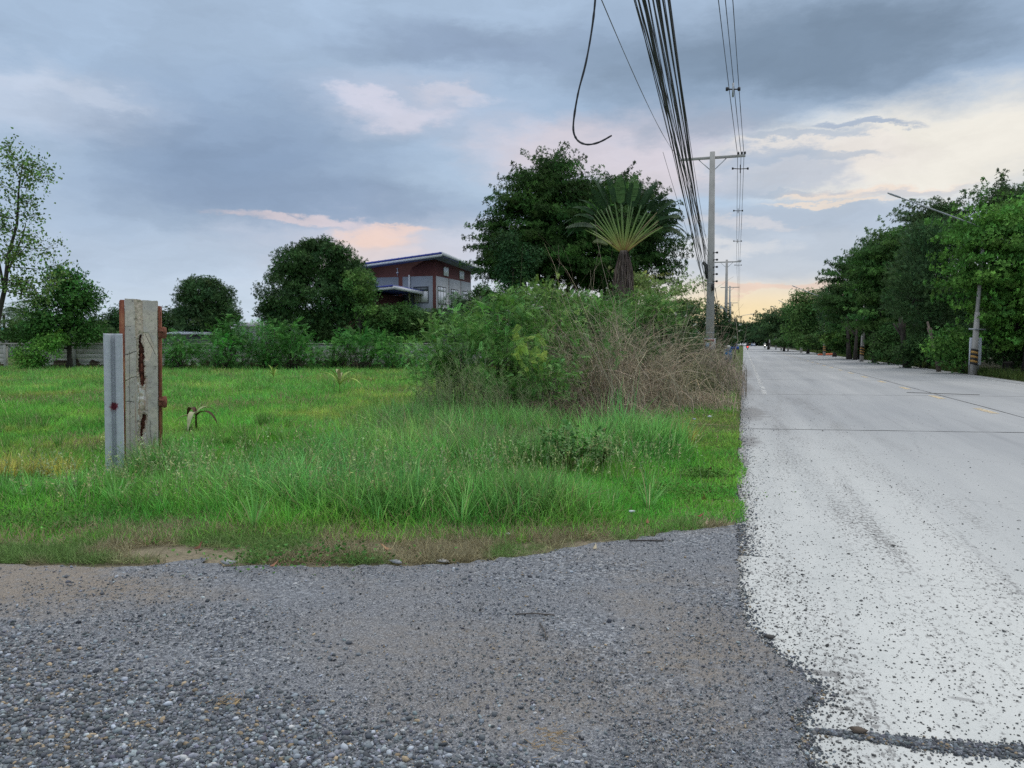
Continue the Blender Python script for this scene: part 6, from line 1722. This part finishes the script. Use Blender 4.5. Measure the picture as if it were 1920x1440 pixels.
# ------------------------------------------------------------------ street objects on the left verge
def bin_():
    c = T(1366, 60); root = empty("blue_bin", c, "tall blue plastic rubbish bin on the verge past the dry brush", "bin", None, .1)
    M_B = mat_simple("blue_plastic", (.03, .17, .36), .5, .12, 4)
    mb = MB(); taper_box(mb, .92, .46, .56, .5, .62, .04); mb.build("body", M_B, root)
    mb = MB(); mb.box(-.31, .31, -.35, .33, .925, .985, .02); mb.box(-.24, .24, -.28, .26, .986, 1.04, .02); mb.build("lid", M_B, root)
    MB().tube([(-.28, .36, .9), (.28, .36, .9)], .02, 6).build("handle", M_B, root)
    for s in (-1, 1): MB().tube([(s * .21, .27, .1), (s * .27, .27, .1)], .1, 12).build("wheel", M_BLACK, root)
bin_()
o = empty("rubbish_bag", T(1367, 58.5), "white plastic bag lying on top of the blue bin's edge", "bag"); o.location[2] = 1.05
V = IV * np.array([.24, .2, .17]) * (1 + rh.normal(0, .12, (12, 1))) + np.array([-.05, 1.45, .13]); MB().add(V, [tuple(f) for f in IF]).build("bag_body", mat_simple("white_bag", (.65, .66, .66), .5, .1, 6), o)

def wheel(root, x, y, r=.3, w=.12, name="wheel"):
    t = MB().tube([(x - w / 2, y, r), (x + w / 2, y, r)], r, 16).build(name, M_BLACK, root, False)
    MB().tube([(x - w / 2 - .01, y, r), (x + w / 2 + .01, y, r)], r * .6, 12).build("rim", M_STEEL, t)
def car(X, Y, colr, label, lights=None, rz=0.0):
    root = empty("car", (X, Y, 0.004), label, "car", "cars far down the road", rz)
    m, nt, b, o = new_mat("car_paint_%d" % int(colr[0] * 100)); b.inputs['Base Color'].default_value = (*colr, 1); b.inputs['Roughness'].default_value = .3
    prof = [(-2.1, .35), (-2.15, .75), (-1.95, .95), (-1.5, 1.0), (-1.0, 1.42), (.6, 1.45), (1.2, 1.02), (1.95, .85), (2.15, .6), (2.1, .32)]
    V = []; n = len(prof)
    for s in (-1, 1):
        for (y, z) in prof: V.append((s * (.86 if z < 1.05 else .68), y, z))
    F = [tuple(range(n)), tuple(range(2 * n - 1, n - 1, -1))] + [(i, n + i, n + (i + 1) % n, (i + 1) % n) for i in range(n)]
    MB().add(V, F).build("body", m, root)
    gl = mat_simple("car_glass", (.04, .05, .06), .15, .1, 1)
    for (ya, za, yb, zb) in ((-1.42, 1.06, -1.06, 1.38), (1.14, 1.06, .66, 1.4)):
        s = -1 if ya < 0 else 1; e_ = .03
        MB().add([(-.66, ya + s * e_, za), (.66, ya + s * e_, za), (.6, yb + s * e_, zb), (-.6, yb + s * e_, zb)], [(0, 1, 2, 3)]).build("windscreen", gl, root)
    for s in (-1, 1):
        for y in (-1.3, 1.35): wheel(root, s * .78, y)
        MB().box(s * .62 - .16, s * .62 + .16, -2.19, -2.10, .66, .80, .01).build("headlight", M_LIGHTW if lights else mat_simple("lamp_off", (.5, .1, .1), .4, .1, 1), root)
def mat_emit(name, c, s):
    m, nt, b, o = new_mat(name); b.inputs['Base Color'].default_value = (*c, 1); b.inputs['Emission Color'].default_value = (*c, 1); b.inputs['Emission Strength'].default_value = s; return m
M_LIGHTW = mat_emit("headlamp_light", (1, .93, .8), 6)
M_LIGHTR = mat_emit("tail_light", (1, .05, .04), 9)
car(.3, 330, (.72, .72, .74), "white car parked on the left edge far down the road")
car(-1.6, 300, (.6, .6, .62), "pale car pulled off the road at the left, nearest of the far cars")
car(3.8, 330, (.10, .15, .24), "dark blue car far off in the left lane", None, math.pi)

def person(parent_loc, label, rz, shirt, seed=0, helmet=(.05, .05, .05)):
    """a seated rider: one continuous skinned body, helmet as a child"""
    J = [(0, 0, .80), (0, -.02, 1.05), (0, .04, 1.32), (0, .07, 1.45), (0, .09, 1.60),                # pelvis..head
         (-.19, .04, 1.36), (-.26, .14, 1.12), (-.25, .40, 1.05), (.19, .04, 1.36), (.26, .14, 1.12), (.25, .40, 1.05),
         (-.12, .06, .78), (-.2, .42, .70), (-.16, .28, .33), (-.16, .40, .28), (.12, .06, .78), (.2, .42, .70), (.16, .28, .33), (.16, .40, .28)]
    E = [(0, 1), (1, 2), (2, 3), (3, 4), (2, 5), (5, 6), (6, 7), (2, 8), (8, 9), (9, 10), (0, 11), (11, 12), (12, 13), (13, 14), (0, 15), (15, 16), (16, 17), (17, 18)]
    R = [.15, .14, .15, .06, .10, .075, .05, .04, .075, .05, .04, .10, .075, .05, .045, .10, .075, .05, .045]
    me = bpy.data.meshes.new("person"); me.from_pydata(J, E, []); o = bpy.data.objects.new("person", me); col.objects.link(o)
    o.location = parent_loc; o.rotation_euler = (0, 0, rz)
    md = o.modifiers.new("skin", 'SKIN'); 
    for i, v in enumerate(me.skin_vertices[0].data): v.radius = (R[i], R[i]); v.use_root = (i == 0)
    o.modifiers.new("sub", 'SUBSURF').levels = 1; o.modifiers["sub"].render_levels = 2
    me.materials.append(mat_simple("shirt%d" % seed, shirt, .8, .15, 8))
    tag(o, label, "person")
    mb = MB(); mb.add(IV * np.array([.135, .155, .14]) + np.array([0, .09, 1.63]), [tuple(f) for f in IF]); mb.build("helmet", mat_simple("helmet%d" % seed, helmet, .3, .05, 3), o, True)
    return o
def motorbike(X, Y, label, rz, colr, tail=False, head=False, seed=0):
    root = empty("motorcycle", (X, Y, .004), label, "motorcycle", "motorcycles far down the road", rz)
    wheel(root, 0, -.62, .29, .09); wheel(root, 0, .64, .29, .09)
    m = mat_simple("bike_paint%d" % seed, colr, .35, .05, 2)
    mb = MB(); mb.tube([(0, -.75, .62), (0, -.3, .66), (0, 0, .5), (0, .3, .48), (0, .5, .85)], [.10, .13, .14, .12, .07], 8); mb.tube([(0, .64, .29), (0, .48, .95)], .035, 6); mb.build("frame", m, root, True)
    MB().tube([(0, -.7, .74), (0, -.1, .74)], [.12, .13], 8).build("seat", M_BLACK, root)
    MB().tube([(-.33, .38, 1.02), (0, .48, 1.0), (.33, .38, 1.02)], .018, 6).build("handlebar", M_BLACK, root)
    mb = MB(); mb.box(-.09, .09, -.92, -.85, .62, .74, .01); mb.build("tail_light", M_LIGHTR if tail else mat_simple("red_lens%d" % seed, (.4, .03, .03), .3, .1, 1), root)
    mb = MB(); mb.tube([(0, .55, .88), (0, .64, .88)], [.08, .09], 10); mb.build("headlight", M_LIGHTW if head else M_STEEL, root)
    return root
motorbike(.85, 172, "motorcycle with a glowing red tail light in the left lane", 0, (.3, .03, .03), True, False, 1)
person((.85, 171.9, .004), "rider in a dark shirt on the motorcycle with the glowing tail light", 0, (.05, .05, .06), 1)
motorbike(5.2, 205, "oncoming motorcycle with its headlight on", math.pi, (.05, .05, .06), False, True, 2)
person((5.2, 205.1, .004), "rider in a pale shirt on the oncoming motorcycle with headlight", math.pi, (.5, .5, .48), 2)
motorbike(5.75, 188, "oncoming motorcycle nearer the right verge, unlit", math.pi, (.5, .5, .5), False, False, 3)
person((5.75, 188.1, .004), "rider with a white helmet on the unlit oncoming motorcycle", math.pi, (.10, .10, .12), 3, (.7, .7, .7))
def cart():
    root = empty("blue_cart", T(1378, 118), "blue motor tricycle cart parked at the left verge past the bin", "tricycle", None, 0.0)
    B = mat_simple("cart_blue", (.03, .10, .42), .45, .1, 3)
    MB().box(-.62, .62, -1.0, .35, .55, .95, .03).build("cargo_box", B, root); MB().box(-.5, .3, -.85, -.2, .951, 1.4, .03).build("crate", B, root)
    MB().box(-.6, .6, -1.02, 1.3, .45, .545).build("chassis", M_BLACK, root)
    wheel(root, -.6, -.5, .27); wheel(root, .6, -.5, .27); wheel(root, 0, 1.35, .27)
    MB().tube([(0, 1.3, .5), (0, 1.1, 1.05)], .04, 6).build("fork", M_BLACK, root); MB().tube([(-.35, 1.05, 1.06), (.35, 1.05, 1.06)], .025, 6).build("handlebar", M_BLACK, root)
    MB().tube([(0, .55, .78), (0, 1.0, .78)], [.14, .1], 8).build("seat", M_BLACK, root)
cart()
def chevron():
    D = 130; root = empty("striped_sign", T(1379, D), "round sign with slanted yellow, white and black stripes on the left verge", "sign", None, 0.0)
    MB().tube([(0, .05, 0), (0, .05, ZH(618, D))], .04, 8).build("post", M_STEEL, root)
    zc = ZH(624.5, D); x0 = .35; rd = .42
    for k in range(7):
        c = [(.75, .75, .7), (.6, .35, .06), (.03, .03, .03)][k % 3]
        V = []; w = rd * 2 / 7; a = -rd + k * w; n = 6
        lo = [(a + w * j / n) for j in range(n + 1)]
        up = [(t, math.sqrt(max(0, rd * rd - t * t))) for t in lo]; pts = up + [(t, -h) for t, h in reversed(up)]
        ca, sa = math.cos(-.9), math.sin(-.9)
        V = [(x0 + (p * ca - q * sa), -.02, zc + (p * sa + q * ca)) for p, q in pts]
        V2 = [(x, .01, z) for x, y, z in V]; m = len(V)
        MB().add(V + V2, [tuple(range(m)), tuple(range(2 * m - 1, m - 1, -1))]).build("stripe", mat_simple("sign_%d" % k, c, .5, .05, 1), root)
chevron()

# ------------------------------------------------------------------ litter and fallen things
M_PAP = mat_simple("white_litter", (.72, .75, .78), .6, .1, 30)
def litter(px, py, s, label, mat=None, flat=.5, name="plastic_scrap", cat="litter", z=.02, seed=0):
    r = np.random.default_rng(int(px * 7 + py)); V = IV * (1 + r.normal(0, .28, (12, 1))) * np.array([s, s * .7, s * flat]); V[:, 2] += s * flat + z
    o = MB().add(V, [tuple(f) for f in IF]).build(name, mat or M_PAP); o.location = G(px, py); return tag(o, label, cat)
litter(1185, 972, .026, "crumpled white tissue on the green verge near the gravel", z=.05)
litter(632, 1030, .035, "flattened white wrapper on the bare soil", flat=.25, z=.005)
litter(952, 1008, .022, "small white scrap at the foot of the tall grass", flat=.4, z=.02)
litter(1330, 795, .04, "white scrap far up the verge near the concrete", z=.12)
litter(1302, 802, .03, "bluish scrap in the grass left of the far white scrap", mat_simple("blue_litter", (.4, .5, .6), .5, .1, 20), z=.14)
litter(1338, 1096, .012, "tiny white chip on the packed gravel near the road", flat=.4, z=.004)
litter(232, 1076, .012, "tiny white chip on the bare dirt patch", flat=.4, z=.004)
litter(620, 950, .05, "grey plastic bag caught deep in the tall grass", mat_simple("grey_bag", (.35, .38, .42), .4, .2, 20), flat=1.2, z=.1)
def stone(px, py, s, c, label): litter(px, py, s, label, mat_simple("pebble_%d" % int(px), c, .85, .2, 40), .25, "pebble", "stone", .004)
stone(425, 1060, .055, (.36, .37, .37), "flat pale stone at the grass edge of the gravel")
stone(830, 1056, .05, (.38, .37, .36), "rounded pale stone at the edge below the dry grass")
stone(744, 1058, .045, (.30, .31, .32), "grey stone half sunk at the gravel edge")
stone(1443, 1198, .035, (.07, .065, .06), "dark asphalt lump on the frayed gravel edge")
stone(1610, 1376, .04, (.10, .075, .055), "brown lump of earth on the road joint")
stone(1675, 1025, .02, (.06, .06, .06), "single dark pebble out on the pale concrete")
def fallen_leaf(px, py, s, c, label, z=.02, long=1.0):
    r = np.random.default_rng(int(px)); v, f = leaf_shape(1, .45 / long, .12, .3)
    m = rotm(-1.3, 0, 0); V = (v @ m.T) * s; V[:, 2] -= V[:, 2].min(); V2 = V + np.array([0, 0, .003]); n = len(V)
    o = mesh_np("fallen_leaf", np.concatenate([V, V2]), [np.concatenate([f[0], f[0][:, ::-1] + n])], mat_simple("leaf_%d" % int(px), c, .7, .2, 30)); o.location = G(px, py, z); o.rotation_euler = (0, 0, r.uniform(0, 6.28)); tag(o, label, "leaf", "fallen dead leaves")
fallen_leaf(1322, 936, .14, (.45, .42, .16), "curled yellow leaf on the verge near the concrete", .07, 1.4)
fallen_leaf(1307, 968, .07, (.28, .09, .05), "reddish leaf on the verge edge below the yellow one", .05)
fallen_leaf(1325, 984, .07, (.40, .30, .20), "tan leaf where verge meets gravel", .02)
fallen_leaf(1215, 982, .06, (.25, .10, .05), "small rusty leaf right of the white tissue", .04)
fallen_leaf(363, 1030, .08, (.17, .06, .035), "dark brown curled leaf on the dry soil left", .03)
fallen_leaf(735, 1030, .10, (.42, .24, .13), "long tan leaf on the dry soil in the middle", .02, 1.5)
fallen_leaf(505, 1062, .07, (.33, .16, .09), "brown leaf on the edge of the gravel", .015)
fallen_leaf(1113, 1030, .06, (.50, .42, .28), "pale straw leaf at the gravel edge right of middle", .015)
fallen_leaf(1330, 880, .08, (.30, .13, .07), "brown leaf higher on the verge beside the road", .08)
fallen_leaf(435, 1320, .05, (.42, .30, .15), "yellowish leaf bit among coarse gravel", .012)
def twig(pts, rad, label, c=(.10, .085, .075)):
    o = MB().tube([G(*p, z) + 0 for p, z in pts], rad, 6).build("twig", mat_simple("twig_%d" % int(pts[0][0][0]), c, .9, .2, 20)); tag(o, label, "twig", "twigs lying on the gravel")
twig([((965, 1152), .014), ((1000, 1150), .022), ((1040, 1153), .014)], .004, "dark straight twig lying across the gravel")
twig([((1012, 1168), .014), ((1022, 1185), .02), ((1024, 1200), .014)], .0035, "dark bent twig just below the straight one")
twig([((1180, 1014), .016), ((1220, 1013), .018), ((1245, 1014), .014)], .005, "thin dark stick at the gravel's upper edge", (.06, .05, .045))
# straw tufts on the gravel
for j, (px, py, n, s, lb) in enumerate([(1030, 1388, 70, .05, "little heap of straw on the gravel near the bottom"), (430, 1318, 30, .035, "few straws on the coarse gravel")]):
    r = np.random.default_rng(j); c = G(px, py, .014); V = MB()
    for k in range(n):
        p = np.array([r.normal(0, s), r.normal(0, s), r.uniform(0, .014)]); a = r.uniform(0, 6.28); L = r.uniform(.015, .05); V.tube([p, p + np.array([math.cos(a) * L, math.sin(a) * L, r.uniform(-.002, .006)])], .0011, 3, False)
    o = V.build("straw_tuft", M_TWIG, None, False, np.tile([[.45, .32, .17]], (sum(len(v) for v in V.v), 1))); o.location = c; tag(o, lb, "straw", kind="stuff")
